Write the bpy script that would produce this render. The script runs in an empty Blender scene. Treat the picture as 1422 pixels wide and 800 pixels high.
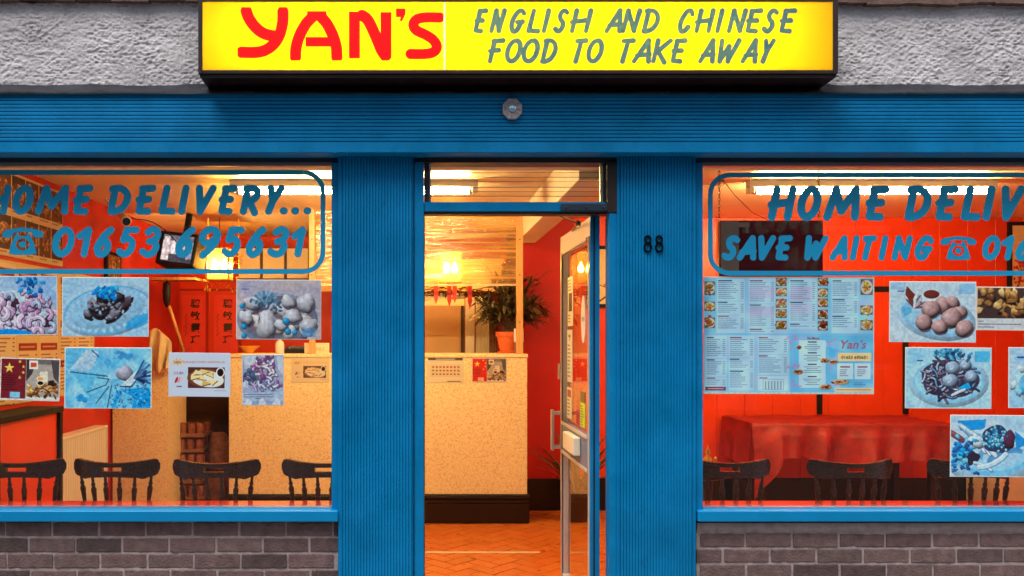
import bpy, bmesh, math, random
import numpy as np
from mathutils import Vector, Matrix, noise
R = math.radians
PI = math.pi
random.seed(7)
rng = np.random.default_rng(11)
SC = bpy.context.scene
C = SC.collection

# ------------------------------------------------------------------ camera
CAMZ, CAMD = 1.45, 4.0
cam = bpy.data.cameras.new('camera'); camo = bpy.data.objects.new('camera', cam); C.objects.link(camo)
camo.location = (0, -CAMD, CAMZ); camo.rotation_euler = (R(90), 0, 0)
cam.lens = 29.16; cam.sensor_width = 36
cam.shift_x = (711-585)/1422; cam.shift_y = 70/1422
cam.clip_end = 300; cam.clip_start = .05
SC.camera = camo

# ------------------------------------------------------------------ light
SUN_EL, SUN_AZ = 61, -40            # soft overcast light from above and a little from the left
w = bpy.data.worlds.new('World'); SC.world = w; w.use_nodes = True
nt = w.node_tree; bg = nt.nodes['Background']
sky = nt.nodes.new('ShaderNodeTexSky'); sky.sky_type = 'NISHITA'; sky.sun_disc = False
sky.sun_elevation = R(SUN_EL); sky.sun_rotation = R(180+SUN_AZ)
sky.air_density = 1.0; sky.dust_density = 4.0; sky.ozone_density = 1.0
nt.links.new(sky.outputs[0], bg.inputs[0]); bg.inputs[1].default_value = .075
sl = bpy.data.lights.new('sun', 'SUN'); sl.energy = 2.4; sl.angle = R(32); sl.color = (1, .93, .87)
so = bpy.data.objects.new('sun', sl); C.objects.link(so)
d = Vector((math.sin(R(SUN_AZ))*math.cos(R(SUN_EL)), -math.cos(R(SUN_AZ))*math.cos(R(SUN_EL)), math.sin(R(SUN_EL))))
so.rotation_euler = d.to_track_quat('Z', 'Y').to_euler(); so.location = d*20
vs = SC.view_settings; vs.view_transform = 'Standard'; vs.look = 'None'; vs.exposure = .8; vs.gamma = 1
vs.use_curve_mapping = False
WARM = (1.0, .56, .20)
TUBE = (1.0, .70, .29)
SC.render.engine = 'CYCLES'
SC.cycles.max_bounces = 10; SC.cycles.transparent_max_bounces = 24
SC.cycles.diffuse_bounces = 4
SC.cycles.sample_clamp_indirect = 4

# ------------------------------------------------------------------ helpers
def S(Y): return (Y+CAMD)/CAMD/288.0
def PX(px, Y=0.): return (px-585)*S(Y)
def PZ(py, Y=0.): return CAMZ-(py-470)*S(Y)

def s2l(c):
    return tuple((x/12.92 if x <= .04045 else ((x+.055)/1.055)**2.4) for x in c)
def rgb(r, g, b): return s2l((r/255, g/255, b/255))

class MB:
    def __init__(s): s.v = []; s.f = []; s.c = []
    def add(s, vs, fs, col=None):
        n = len(s.v); s.v += [tuple(v) for v in vs]; s.f += [tuple(i+n for i in f) for f in fs]
        if col is not None: s.c += [col]*len(vs)
    def box(s, x0, x1, y0, y1, z0, z1, M=None, col=None):
        vs = [(x, y, z) for x in (x0, x1) for y in (y0, y1) for z in (z0, z1)]
        if M: vs = [M @ Vector(v) for v in vs]
        s.add(vs, [(0,1,3,2), (4,6,7,5), (0,4,5,1), (2,3,7,6), (0,2,6,4), (1,5,7,3)], col)
    def quad(s, a, b, c, d): s.add([a, b, c, d], [(0,1,2,3)])
    def tube(s, pts, r, n=8, caps=True):
        pts = [Vector(p) for p in pts]
        rs = r if isinstance(r, (list, tuple)) else [r]*len(pts)
        N = len(s.v); up = None
        for i, p in enumerate(pts):
            t = (pts[min(i+1, len(pts)-1)]-pts[max(i-1, 0)]).normalized()
            if up is None:
                up = t.orthogonal().normalized()
            up = (up-t*up.dot(t)).normalized(); bi = t.cross(up)
            for k in range(n):
                a = 2*PI*k/n
                s.v.append(tuple(p+(up*math.cos(a)+bi*math.sin(a))*rs[i]))
        for i in range(len(pts)-1):
            for k in range(n):
                a = N+i*n+k; b = N+i*n+(k+1) % n
                s.f.append((a, b, b+n, a+n))
        if caps:
            s.f.append(tuple(N+k for k in range(n))[::-1]); e = N+(len(pts)-1)*n
            s.f.append(tuple(e+k for k in range(n)))
    def lathe(s, prof, base, axis=(0,0,1), n=12):
        ax = Vector(axis).normalized(); u = ax.orthogonal().normalized(); v = ax.cross(u); base = Vector(base)
        N = len(s.v)
        for r, h in prof:
            for k in range(n):
                a = 2*PI*k/n
                s.v.append(tuple(base+ax*h+(u*math.cos(a)+v*math.sin(a))*max(r, 1e-5)))
        for i in range(len(prof)-1):
            for k in range(n):
                a = N+i*n+k; b = N+i*n+(k+1) % n
                s.f.append((a, b, b+n, a+n))
        s.f.append(tuple(N+k for k in range(n))[::-1]); e = N+(len(prof)-1)*n
        s.f.append(tuple(e+k for k in range(n)))
    def prism(s, poly, f, t0, t1):
        """poly: 2D points; f(u,v,t)->3D"""
        n = len(poly)
        vs = [f(u, v, t0) for u, v in poly]+[f(u, v, t1) for u, v in poly]
        fs = [tuple(range(n)), tuple(range(2*n-1, n-1, -1))]
        for i in range(n):
            j = (i+1) % n; fs.append((i, i+n, j+n, j))
        s.add(vs, fs)

def obj(name, mb, m, parent=None, bevel=0, smooth=False, label=None, seg=1):
    me = bpy.data.meshes.new(name); me.from_pydata([tuple(v) for v in mb.v], [], mb.f); me.update()
    bm = bmesh.new(); bm.from_mesh(me); bmesh.ops.recalc_face_normals(bm, faces=bm.faces); bm.to_mesh(me); bm.free()
    if mb.c and len(mb.c) == len(mb.v):
        a = me.color_attributes.new('Col', 'FLOAT_COLOR', 'POINT')
        arr = np.ones((len(mb.v), 4), np.float32); arr[:, :3] = np.array(mb.c); a.data.foreach_set('color', arr.ravel())
    if smooth:
        for p in me.polygons: p.use_smooth = True
    me.materials.append(m)
    o = bpy.data.objects.new(name, me); C.objects.link(o)
    if parent: o.parent = parent
    if bevel:
        b = o.modifiers.new('bevel', 'BEVEL'); b.width = bevel; b.segments = seg; b.limit_method = 'ANGLE'; b.angle_limit = R(40)
    if label: o['label'] = label
    return o
def tag(o, label, cat, group=None, kind=None):
    if label: o['label'] = label
    if cat: o['category'] = cat
    if group: o['group'] = group
    if kind: o['kind'] = kind
    return o
def thing(name, label, cat, loc=(0,0,0), group=None, rz=0):
    o = bpy.data.objects.new(name, None); C.objects.link(o); o.location = loc; o.rotation_euler = (0,0,rz)
    o.empty_display_size = .1
    return tag(o, label, cat, group)
def copy_tree(o, parent=None):
    c = o.copy(); C.objects.link(c); c.parent = parent
    for ch in list(o.children): copy_tree(ch, c)
    return c
def struct(name, mb, m, **k):
    o = obj(name, mb, m, **k); o['kind'] = 'structure'; return o
def shift(mb, dx, dy, dz):
    mb.v = [(x+dx, y+dy, z+dz) for x, y, z in mb.v]; return mb

# ---------------- materials
def mat(name, col, rough=.6, metal=0, spec=.5, bump=0, bscale=200, var=0, vscale=6, coat=0, attr=False, rvar=0, distort=(1,1,1), detail=4, dirt=None):
    m = bpy.data.materials.new(name); m.use_nodes = True; n = m.node_tree.nodes; L = m.node_tree.links
    p = n['Principled BSDF']; p.inputs['Roughness'].default_value = rough; p.inputs['Metallic'].default_value = metal
    p.inputs['Specular IOR Level'].default_value = spec; p.inputs['Coat Weight'].default_value = coat
    p.inputs['Base Color'].default_value = (*col, 1)
    tc = n.new('ShaderNodeTexCoord'); mp = n.new('ShaderNodeMapping'); L.new(tc.outputs['Object'], mp.inputs[0]); mp.inputs['Scale'].default_value = distort
    src = None
    if attr:
        a = n.new('ShaderNodeAttribute'); a.attribute_name = 'Col'; src = a.outputs['Color']
    if var or dirt:
        nz = n.new('ShaderNodeTexNoise'); nz.inputs['Scale'].default_value = vscale; nz.inputs['Detail'].default_value = 8; nz.inputs['Roughness'].default_value = .65
        L.new(mp.outputs[0], nz.inputs[0])
        mr = n.new('ShaderNodeMapRange'); mr.inputs[1].default_value = .3; mr.inputs[2].default_value = .7
        mr.inputs[3].default_value = 1-var; mr.inputs[4].default_value = 1+var
        L.new(nz.outputs[0], mr.inputs[0])
        mx = n.new('ShaderNodeMix'); mx.data_type = 'RGBA'; mx.blend_type = 'MULTIPLY'; mx.inputs[0].default_value = 1
        if src: L.new(src, mx.inputs[6])
        else: mx.inputs[6].default_value = (*col, 1)
        L.new(mr.outputs[0], mx.inputs[7]); src = mx.outputs[2]
        if dirt:
            n2 = n.new('ShaderNodeTexNoise'); n2.inputs['Scale'].default_value = vscale*3.1; n2.inputs['Detail'].default_value = 10; n2.inputs['Roughness'].default_value = .75
            L.new(mp.outputs[0], n2.inputs[0])
            m2 = n.new('ShaderNodeMapRange'); m2.inputs[1].default_value = .60; m2.inputs[2].default_value = .74; m2.inputs[4].default_value = .8
            L.new(n2.outputs[0], m2.inputs[0])
            mx2 = n.new('ShaderNodeMix'); mx2.data_type = 'RGBA'; L.new(m2.outputs[0], mx2.inputs[0]); L.new(src, mx2.inputs[6]); mx2.inputs[7].default_value = (*dirt, 1)
            src = mx2.outputs[2]
    if src: L.new(src, p.inputs['Base Color'])
    if rvar:
        nr = n.new('ShaderNodeTexNoise'); nr.inputs['Scale'].default_value = vscale*2; nr.inputs['Detail'].default_value = 6; L.new(mp.outputs[0], nr.inputs[0])
        mr = n.new('ShaderNodeMapRange'); mr.inputs[1].default_value = .3; mr.inputs[2].default_value = .7; mr.inputs[3].default_value = max(0, rough-rvar); mr.inputs[4].default_value = min(1, rough+rvar)
        L.new(nr.outputs[0], mr.inputs[0]); L.new(mr.outputs[0], p.inputs['Roughness'])
    if bump:
        nb = n.new('ShaderNodeTexNoise'); nb.inputs['Scale'].default_value = bscale; nb.inputs['Detail'].default_value = detail; L.new(mp.outputs[0], nb.inputs[0])
        bp = n.new('ShaderNodeBump'); bp.inputs['Strength'].default_value = 1; bp.inputs['Distance'].default_value = bump
        L.new(nb.outputs[0], bp.inputs['Height']); L.new(bp.outputs[0], p.inputs['Normal'])
    return m
def emit(name, col, st):
    m = bpy.data.materials.new(name); m.use_nodes = True; n = m.node_tree.nodes; n.clear()
    e = n.new('ShaderNodeEmission'); e.inputs[0].default_value = (*col, 1); e.inputs[1].default_value = st
    o = n.new('ShaderNodeOutputMaterial'); m.node_tree.links.new(e.outputs[0], o.inputs[0]); return m
def glassmat(name, tint=(1,1,1), rough=.0, f0=.04, bump=None, haze=0, hazecol=(.8,.8,.8)):
    m = bpy.data.materials.new(name); m.use_nodes = True; n = m.node_tree.nodes; L = m.node_tree.links; n.clear()
    t = n.new('ShaderNodeBsdfTransparent'); t.inputs[0].default_value = (*tint, 1)
    g = n.new('ShaderNodeBsdfGlossy'); g.inputs['Roughness'].default_value = rough; g.inputs[0].default_value = (1,1,1,1)
    lw = n.new('ShaderNodeLayerWeight'); lw.inputs[0].default_value = .5
    pw = n.new('ShaderNodeMath'); pw.operation = 'POWER'; pw.inputs[1].default_value = 5; L.new(lw.outputs['Facing'], pw.inputs[0])
    mr = n.new('ShaderNodeMapRange'); mr.inputs[3].default_value = f0; mr.inputs[4].default_value = 1; L.new(pw.outputs[0], mr.inputs[0])
    base = t.outputs[0]
    if haze:
        df = n.new('ShaderNodeBsdfDiffuse'); df.inputs[0].default_value = (*hazecol, 1)
        tl = n.new('ShaderNodeBsdfTranslucent'); tl.inputs[0].default_value = (*hazecol, 1)
        a = n.new('ShaderNodeMixShader'); a.inputs[0].default_value = .6; L.new(df.outputs[0], a.inputs[1]); L.new(tl.outputs[0], a.inputs[2])
        b = n.new('ShaderNodeMixShader'); b.inputs[0].default_value = haze; L.new(t.outputs[0], b.inputs[1]); L.new(a.outputs[0], b.inputs[2]); base = b.outputs[0]
        hz = b
    mx = n.new('ShaderNodeMixShader'); L.new(mr.outputs[0], mx.inputs[0]); L.new(base, mx.inputs[1]); L.new(g.outputs[0], mx.inputs[2])
    if bump:
        sx, sz, dist = bump
        tc = n.new('ShaderNodeTexCoord'); mp = n.new('ShaderNodeMapping'); L.new(tc.outputs['Object'], mp.inputs[0]); mp.inputs['Scale'].default_value = (sx, 1, sz)
        nb = n.new('ShaderNodeTexNoise'); nb.inputs['Scale'].default_value = 1; nb.inputs['Detail'].default_value = 5; nb.inputs['Distortion'].default_value = .6
        L.new(mp.outputs[0], nb.inputs[0])
        bp = n.new('ShaderNodeBump'); bp.inputs['Distance'].default_value = dist; L.new(nb.outputs[0], bp.inputs['Height'])
        L.new(bp.outputs[0], g.inputs['Normal'])
        if haze:
            r2 = n.new('ShaderNodeMapRange'); r2.inputs[1].default_value = .42; r2.inputs[2].default_value = .62; r2.inputs[3].default_value = haze*.45; r2.inputs[4].default_value = min(1, haze*1.7)
            L.new(nb.outputs[0], r2.inputs[0]); L.new(r2.outputs[0], hz.inputs[0])
    o = n.new('ShaderNodeOutputMaterial'); L.new(mx.outputs[0], o.inputs[0]); return m
def translucent(name, col, fac=.6, rough=.3):
    m = bpy.data.materials.new(name); m.use_nodes = True; n = m.node_tree.nodes; L = m.node_tree.links
    p = n['Principled BSDF']; p.inputs['Base Color'].default_value = (*col, 1); p.inputs['Roughness'].default_value = rough
    t = n.new('ShaderNodeBsdfTranslucent'); t.inputs[0].default_value = (*col, 1)
    mx = n.new('ShaderNodeMixShader'); mx.inputs[0].default_value = fac
    L.new(p.outputs[0], mx.inputs[1]); L.new(t.outputs[0], mx.inputs[2]); L.new(mx.outputs[0], n['Material Output'].inputs[0]); return m
def filtermat(name, filt, dcol, fac):
    """vinyl film: part coloured filter, part opaque colour"""
    m = bpy.data.materials.new(name); m.use_nodes = True; n = m.node_tree.nodes; L = m.node_tree.links
    p = n['Principled BSDF']; p.inputs['Base Color'].default_value = (*dcol, 1); p.inputs['Roughness'].default_value = .4
    t = n.new('ShaderNodeBsdfTransparent'); t.inputs[0].default_value = (*filt, 1)
    mx = n.new('ShaderNodeMixShader'); mx.inputs[0].default_value = fac
    L.new(p.outputs[0], mx.inputs[1]); L.new(t.outputs[0], mx.inputs[2]); L.new(mx.outputs[0], n['Material Output'].inputs[0]); return m

BLUE = (.0003, .168, .395)
M = {}
M['blue'] = mat('blue_paint', BLUE, .5, spec=.12, var=.22, vscale=3, bump=.0007, bscale=60, rvar=.14, dirt=(.003,.10,.22))
M['blue_gloss'] = mat('blue_gloss_paint', (.0004,.195,.45), .35, spec=.2, var=.06, vscale=6, bump=.0004, bscale=40)
M['navy'] = mat('weathered_dark_blue', (.006,.02,.04), .5, var=.3, vscale=12, bump=.0006, bscale=90)
M['darkwood'] = mat('dark_stained_wood', (.022,.010,.007), .45, var=.4, vscale=14, bump=.0008, bscale=60, distort=(1,1,.2))
M['vinyl'] = translucent('blue_vinyl', (.001,.27,.53), .05, .45)
M['flash'] = mat('lead_flashing', (.022,.025,.033), .8, spec=.2, var=.5, vscale=10, bump=.004, bscale=18, dirt=(.16,.15,.15))
M['frame_dark'] = mat('sign_frame_brown', (.018,.007,.005), .4, var=.5, vscale=9, bump=.0008, bscale=60, dirt=(.05,.035,.025))
M['silver'] = mat('aluminium', (.62,.60,.60), .35, metal=1)
M['white_alu'] = mat('cream_white_metal', (.60,.57,.55), .3, metal=.35, var=.08, vscale=8)
M['grey_blue'] = mat('blue_grey_rail', (.13,.17,.27), .45, var=.08, vscale=10)
M['black'] = mat('black_plastic', (.006,.006,.007), .6, spec=.25)
M['black_gloss'] = mat('black_gloss', (.006,.006,.008), .12)
M['black_rubber'] = mat('black_rubber', (.012,.012,.014), .6)
M['cream_wall'] = mat('cream_wall', (.78,.66,.47), .7, var=.08, vscale=3, bump=.0008, bscale=150)
M['ceiling'] = mat('ceiling_paint', (.84,.66,.40), .45, var=.10, vscale=1.5, bump=.001, bscale=12)
M['red_wall'] = mat('red_wall', (.80,.050,.006), .38, var=.12, vscale=2.5, rvar=.1, bump=.0006, bscale=30)
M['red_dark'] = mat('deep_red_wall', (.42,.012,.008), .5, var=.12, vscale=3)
M['cream'] = mat('cream_paint', (.80,.70,.50), .5, var=.06, vscale=6)
M['orange_wood'] = mat('pine_wood', (.66,.36,.13), .4, var=.18, vscale=8, distort=(8,8,.6), bump=.0004, bscale=10)
M['brown'] = mat('brown_board', (.06,.022,.01), .5, var=.3, vscale=8)
M['chairwood'] = mat('chair_wood', (.026,.010,.005), .28, spec=.4, var=.5, vscale=20, distort=(1,5,5), bump=.0003, bscale=30, coat=.2, rvar=.08)
M['skirting'] = mat('black_skirting', (.004,.002,.002), .35, var=.3, vscale=10)
M['redcloth'] = mat('red_cloth', (.30,.008,.005), .6, var=.45, vscale=9, bump=.002, bscale=45)
M['redgloss'] = mat('red_gloss_board', (.60,.05,.015), .08, coat=.6, var=.15, vscale=5)
M['radiator'] = mat('radiator_enamel', (.80,.74,.62), .35)
M['terracotta'] = mat('terracotta_pot', (.68,.13,.035), .6, var=.15, vscale=15)
M['leaf'] = mat('dark_leaf', (.075,.062,.026), .35, var=.6, vscale=14)
M['vine'] = mat('dry_vine', (.07,.045,.02), .6, var=.4, vscale=14)
M['bark'] = mat('bark_brown', (.12,.06,.03), .8, var=.4, vscale=20, bump=.002, bscale=60)
M['gold'] = mat('gold_foil', (.9,.5,.1), .3, metal=.8, bump=.004, bscale=50)
M['paint_attr'] = mat('printed_paper', (1,1,1), .55, attr=True, spec=.4)
M['laminate'] = mat('laminated_print', (1,1,1), .32, attr=True, spec=.5, coat=.2)
M['glass'] = glassmat('window_glass', (.98,.985,.98), 0, .045)
M['doorglass'] = glassmat('door_glass', (.95,.97,.96), .0, .07)
M['film'] = glassmat('crinkled_plastic_film', (1,.93,.8), .12, .12, bump=(1.6,46,.010), haze=.40, hazecol=(1,.62,.18))
M['paper'] = mat('white_paper', (.82,.80,.78), .6)
M['ink'] = mat('black_ink', (.012,.012,.014), .5)
M['inkred'] = mat('red_ink', (.55,.03,.02), .5)
M['inkgrey'] = mat('grey_ink', (.12,.12,.13), .6)
M['gold_ink'] = mat('orange_ink', (.8,.22,.02), .5)
M['pink_ink'] = mat('faded_red_ink', (.42,.13,.22), .5)
M['tube'] = emit('lit_tube', TUBE, 165)
M['bulb'] = emit('lit_bulb', (1,.62,.22), 170)
M['lampglass'] = glassmat('amber_glass', (1,.72,.25), .1, .06, haze=.35, hazecol=(1,.7,.2))
M['fitting'] = mat('fitting_enamel', (.8,.75,.65), .4)
M['banner'] = mat('red_paper', (.92,.06,.04), .6, var=.08, vscale=10)
M['cloth_cream'] = mat('cream_cloth', (.75,.58,.33), .85, bump=.0015, bscale=80, var=.1, vscale=10)
M['chain'] = mat('dark_chain', (.12,.08,.05), .4, metal=.8)
M['stone'] = mat('carved_stone', (.30,.28,.29), .7, var=.25, vscale=40, bump=.002, bscale=120)
M['mirror'] = mat('mirror_glass', (.45,.78,.95), .05, metal=1)
M['mirror'].node_tree.nodes['Principled BSDF'].inputs['Metallic'].default_value = .6
M['asphalt'] = mat('asphalt', (.05,.05,.052), .9, bump=.004, bscale=300, var=.2, vscale=5)
M['paving'] = mat('concrete_paving', (.24,.23,.22), .85, bump=.003, bscale=200, var=.15, vscale=4)
M['stripwhite'] = mat('pale_strip', (.85,.72,.5), .5, var=.1, vscale=20)
M['signshell'] = mat('sign_shell_white', (.85,.83,.8), .5)
M['brownband'] = mat('brown_stone_band', (.13,.075,.06), .8, var=.35, vscale=14, bump=.004, bscale=70)
M['maroon_gloss'] = mat('maroon_gloss_panel', (.11,.010,.024), .12, coat=.5)
M['grey_panel'] = mat('grey_plastic', (.22,.19,.20), .4)
M['bottle'] = mat('clear_plastic', (.75,.72,.66), .2)
M['cardboard'] = mat('brown_shrinkwrap', (.26,.11,.05), .35, var=.5, vscale=30)
M['can'] = mat('can_metal', (.34,.12,.07), .3, metal=.4, var=.6, vscale=45)

# wallpaper of the counter: cream ground with small tan sprigs
def wallpaper():
    m = bpy.data.materials.new('cream_sprig_wallpaper'); m.use_nodes = True; n = m.node_tree.nodes; L = m.node_tree.links
    p = n['Principled BSDF']; p.inputs['Roughness'].default_value = .6
    tc = n.new('ShaderNodeTexCoord')
    nz = n.new('ShaderNodeTexNoise'); nz.inputs['Scale'].default_value = 75; nz.inputs['Detail'].default_value = 4; nz.inputs['Distortion'].default_value = 1.4; L.new(tc.outputs['Object'], nz.inputs[0])
    vo = n.new('ShaderNodeTexVoronoi'); vo.inputs['Scale'].default_value = 46; L.new(tc.outputs['Object'], vo.inputs['Vector'])
    r1 = n.new('ShaderNodeMapRange'); r1.inputs[1].default_value = .50; r1.inputs[2].default_value = .60; L.new(nz.outputs[0], r1.inputs[0])
    r2 = n.new('ShaderNodeMapRange'); r2.inputs[1].default_value = .22; r2.inputs[2].default_value = .12; L.new(vo.outputs['Distance'], r2.inputs[0])
    a = n.new('ShaderNodeMix'); a.data_type = 'RGBA'; a.inputs[6].default_value = (.92,.77,.46,1); a.inputs[7].default_value = (.78,.51,.23,1); L.new(r1.outputs[0], a.inputs[0])
    b = n.new('ShaderNodeMix'); b.data_type = 'RGBA'; L.new(a.outputs[2], b.inputs[6]); b.inputs[7].default_value = (.55,.28,.11,1)
    mm = n.new('ShaderNodeMath'); mm.operation = 'MULTIPLY'; mm.inputs[1].default_value = .75; L.new(r2.outputs[0], mm.inputs[0]); L.new(mm.outputs[0], b.inputs[0])
    L.new(b.outputs[2], p.inputs['Base Color']); return m
M['wallpaper'] = wallpaper()
M['orange_board'] = mat('tan_board', (.62,.36,.16), .5, var=.1, vscale=3)

# ---------------- stroke lettering (casual brush capitals drawn as ribbons)
def arc(cx, cy, rx, ry, a0, a1, n=14):
    return [(cx+rx*math.cos(R(a0+(a1-a0)*i/n)), cy+ry*math.sin(R(a0+(a1-a0)*i/n))) for i in range(n+1)]
def spline(P, n=7):
    out = []; P = [P[0]]+list(P)+[P[-1]]
    for i in range(1, len(P)-2):
        p0, p1, p2, p3 = P[i-1:i+3]
        for k in range(n):
            t = k/n
            out.append(tuple(.5*((2*p1[j])+(-p0[j]+p2[j])*t+(2*p0[j]-5*p1[j]+4*p2[j]-p3[j])*t*t+(-p0[j]+3*p1[j]-3*p2[j]+p3[j])*t**3) for j in (0,1)))
    out.append(P[-2]); return out
G = {
 'H': [[(.12,0),(.12,1)], [(.9,0),(.9,1)], [(.0,.44),(.5,.5),(.9,.54)]],
 'O': [arc(.5,.5,.5,.5,80,440,24)],
 'M': [[(.0,0),(.14,1)], [(.14,1),(.46,.22)], [(.46,.22),(.86,1)], [(.86,1),(1,0)]],
 'E': [[(.2,.02),(.2,.98)], [(.12,.98),(1,1)], [(0,.5),(.85,.52)], [(.2,.02),(.95,.0)]],
 'D': [[(.16,0),(.16,1)], spline([(.0,.98),(.45,1),(.85,.82),(1,.5),(.8,.15),(.4,0),(.16,.0)])],
 'L': [[(.12,1),(.08,.02)], [(.08,.02),(1,.0)]],
 'I': [[(.5,0),(.5,1)]],
 'V': [[(.0,1),(.38,.0)], [(.38,.0),(1,1)]],
 'R': [[(.12,0),(.12,1)], spline([(.0,.97),(.5,1),(.92,.86),(.85,.6),(.5,.46),(.14,.42)]), [(.42,.46),(1,-.06)]],
 'Y': [[(.0,1),(.42,.45)], [(1,1),(.42,.45),(.22,0)]],
 '.': [[(.45,.02),(.55,.02)]],
 'S': [spline([(1,.9),(.72,1.0),(.38,.96),(.2,.76),(.4,.56),(.72,.44),(.84,.24),(.62,.03),(.3,.0),(.0,.1)])],
 'A': [[(.0,0),(.62,1)], [(.62,1),(.92,0)], [(.1,.28),(.86,.34)]],
 'W': [[(.0,1),(.14,0)], [(.14,0),(.5,.72)], [(.5,.72),(.62,0)], [(.62,0),(1,1)]],
 'T': [[(.5,.98),(.38,0)], [(.0,.97),(1,1)]],
 'N': [[(.06,0),(.1,1)], [(.1,1),(.86,.02)], [(.86,.02),(.94,1)]],
 'G': [spline([(.95,.86),(.7,1),(.35,.93),(.06,.6),(.04,.25),(.3,.0),(.65,.05),(.88,.42)]), [(.5,.44),(1,.46)]],
 'F': [[(.22,0),(.22,.98)], [(.1,.98),(1,1)], [(.0,.5),(.8,.54)]],
 'C': [spline([(.98,.82),(.75,1),(.4,.95),(.08,.6),(.03,.25),(.25,.0),(.6,.02),(.85,.2)])],
 'K': [[(.15,0),(.15,1)], [(1,1),(.2,.42)], [(.3,.5),(.9,-.05)]],
 '0': [arc(.5,.5,.48,.5,80,440,24)],
 '1': [[(.62,0),(.62,1)], [(.62,1),(.05,.74)]],
 '6': [spline([(.92,1),(.5,.8),(.15,.5),(.02,.25),(.2,.03),(.55,-.02),(.88,.14),(.88,.42),(.6,.54),(.3,.46),(.08,.28)])],
 '5': [[(.25,1),(1,1)], [(.25,1),(.14,.58)], spline([(.14,.58),(.5,.64),(.85,.5),(.9,.25),(.65,.03),(.3,0),(.0,.1)])],
 '3': [spline([(.12,.9),(.45,1.02),(.82,.93),(.85,.7),(.6,.56),(.35,.52)]), spline([(.35,.52),(.7,.5),(.93,.3),(.75,.05),(.38,-.02),(.0,.1)])],
 '9': [spline([(.9,.72),(.65,.5),(.3,.46),(.1,.62),(.16,.88),(.45,1.02),(.8,.96),(.96,.74),(.85,.4),(.6,.15),(.3,-.06)])],
}
CNT = [0]
def ribbon(mb, pts, hw, f, stag, caps=True, w0=1., w1=1.):
    """flat ribbon with round ends; f(x,y,t)->3D ; y is DOWN in pixel units"""
    pts = [Vector(p) for p in pts]
    n = len(pts); L = []; Rr = []
    for i, p in enumerate(pts):
        a = pts[max(i-1, 0)]; b = pts[min(i+1, n-1)]
        t = (b-a).normalized(); nn = Vector((-t.y, t.x))
        k = 1.0
        if 0 < i < n-1:
            t1 = (p-a).normalized(); c = abs(t1.dot(t)); k = 1/max(c, .6)
        h = hw*(w0+(w1-w0)*i/(n-1))
        L.append(p+nn*h*k); Rr.append(p-nn*h*k)
    vs = [f(q.x, q.y, stag) for q in L]+[f(q.x, q.y, stag) for q in Rr]
    fs = [(i, i+1, n+i+1, n+i) for i in range(n-1)]
    mb.add(vs, fs)
    if caps:
        for e, q, h in ((0, pts[0]-pts[1], hw*w0), (n-1, pts[-1]-pts[-2], hw*w1)):
            a0 = math.atan2(q.y, q.x)
            P = [pts[e]+Vector((math.cos(a0+t), math.sin(a0+t)))*h for t in [(-.5+k/8)*PI for k in range(9)]]
            mb.add([f(v.x, v.y, stag) for v in P], [tuple(range(9))])
def write(mb, items, top, bot, hw, shear, f, taper=(1,1), res=.55):
    """items: (char, x0, x1) pixel spans; strokes are merged into one clean outline (distance field, marching squares)"""
    h = bot-top-2*hw
    for ch, x0, x1 in items:
        segs = []; al = [q for st in G[ch] for q in st]
        def ext(w_): v = [gx*w_+shear*gy*h for gx, gy in al]; return min(v), max(v)
        lo, hi = 0.0, 3*h
        for _ in range(30):
            w = (lo+hi)/2; e0, e1 = ext(w)
            if e1-e0 < x1-x0-2*hw: lo = w
            else: hi = w
        e0 = ext(w)[0]
        for st in G[ch]:
            P = [(x0+hw-e0+gx*w+shear*gy*h, bot-hw-gy*h) for gx, gy in st]; n = len(P)-1
            for i in range(n): segs.append((P[i], P[i+1], hw*(taper[0]+(taper[1]-taper[0])*i/n), hw*(taper[0]+(taper[1]-taper[0])*(i+1)/n)))
        xs = [q[0] for g in segs for q in g[:2]]; ys = [q[1] for g in segs for q in g[:2]]
        ax, ay = min(xs)-hw*1.4, min(ys)-hw*1.4; nx = int((max(xs)+hw*1.4-ax)/res)+2; ny = int((max(ys)+hw*1.4-ay)/res)+2
        X = ax+np.arange(nx)[None, :]*res; Y = ay+np.arange(ny)[:, None]*res; D = np.full((ny, nx), 1e9)
        for (a, b, ra, rb) in segs:
            dx, dy = b[0]-a[0], b[1]-a[1]; L2 = dx*dx+dy*dy+1e-12
            t = np.clip(((X-a[0])*dx+(Y-a[1])*dy)/L2, 0, 1); D = np.minimum(D, np.hypot(X-a[0]-t*dx, Y-a[1]-t*dy)-(ra+(rb-ra)*t))
        fill_field(mb, D, ax, ay, res, f)
def fill_field(mb, D, ax, ay, res, f):
    ins = D < 0; ny, nx = D.shape; cnt = ins[:-1, :-1].astype(int)+ins[1:, :-1]+ins[:-1, 1:]+ins[1:, 1:]
    vs = []; fs = []
    def emitp(P): k = len(vs); vs.extend(f(x, y, 0) for x, y in P); fs.append(tuple(range(k, k+len(P))))
    for j in range(ny-1):
        row = cnt[j]; i = 0
        while i < nx-1:
            c = row[i]
            if c == 4:
                e = i
                while e < nx-1 and row[e] == 4: e += 1
                emitp([(ax+i*res, ay+j*res), (ax+e*res, ay+j*res), (ax+e*res, ay+(j+1)*res), (ax+i*res, ay+(j+1)*res)]); i = e; continue
            if c:
                C4 = [(i, j), (i+1, j), (i+1, j+1), (i, j+1)]; P = []
                for k in range(4):
                    (a, b), (a2, b2) = C4[k], C4[(k+1) % 4]; d0, d1 = D[b, a], D[b2, a2]
                    if d0 < 0: P.append((ax+a*res, ay+b*res))
                    if (d0 < 0) != (d1 < 0): t = d0/(d0-d1); P.append((ax+(a+(a2-a)*t)*res, ay+(b+(b2-b)*t)*res))
                if len(P) > 2: emitp(P)
            i += 1
    mb.add(vs, fs)
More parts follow.
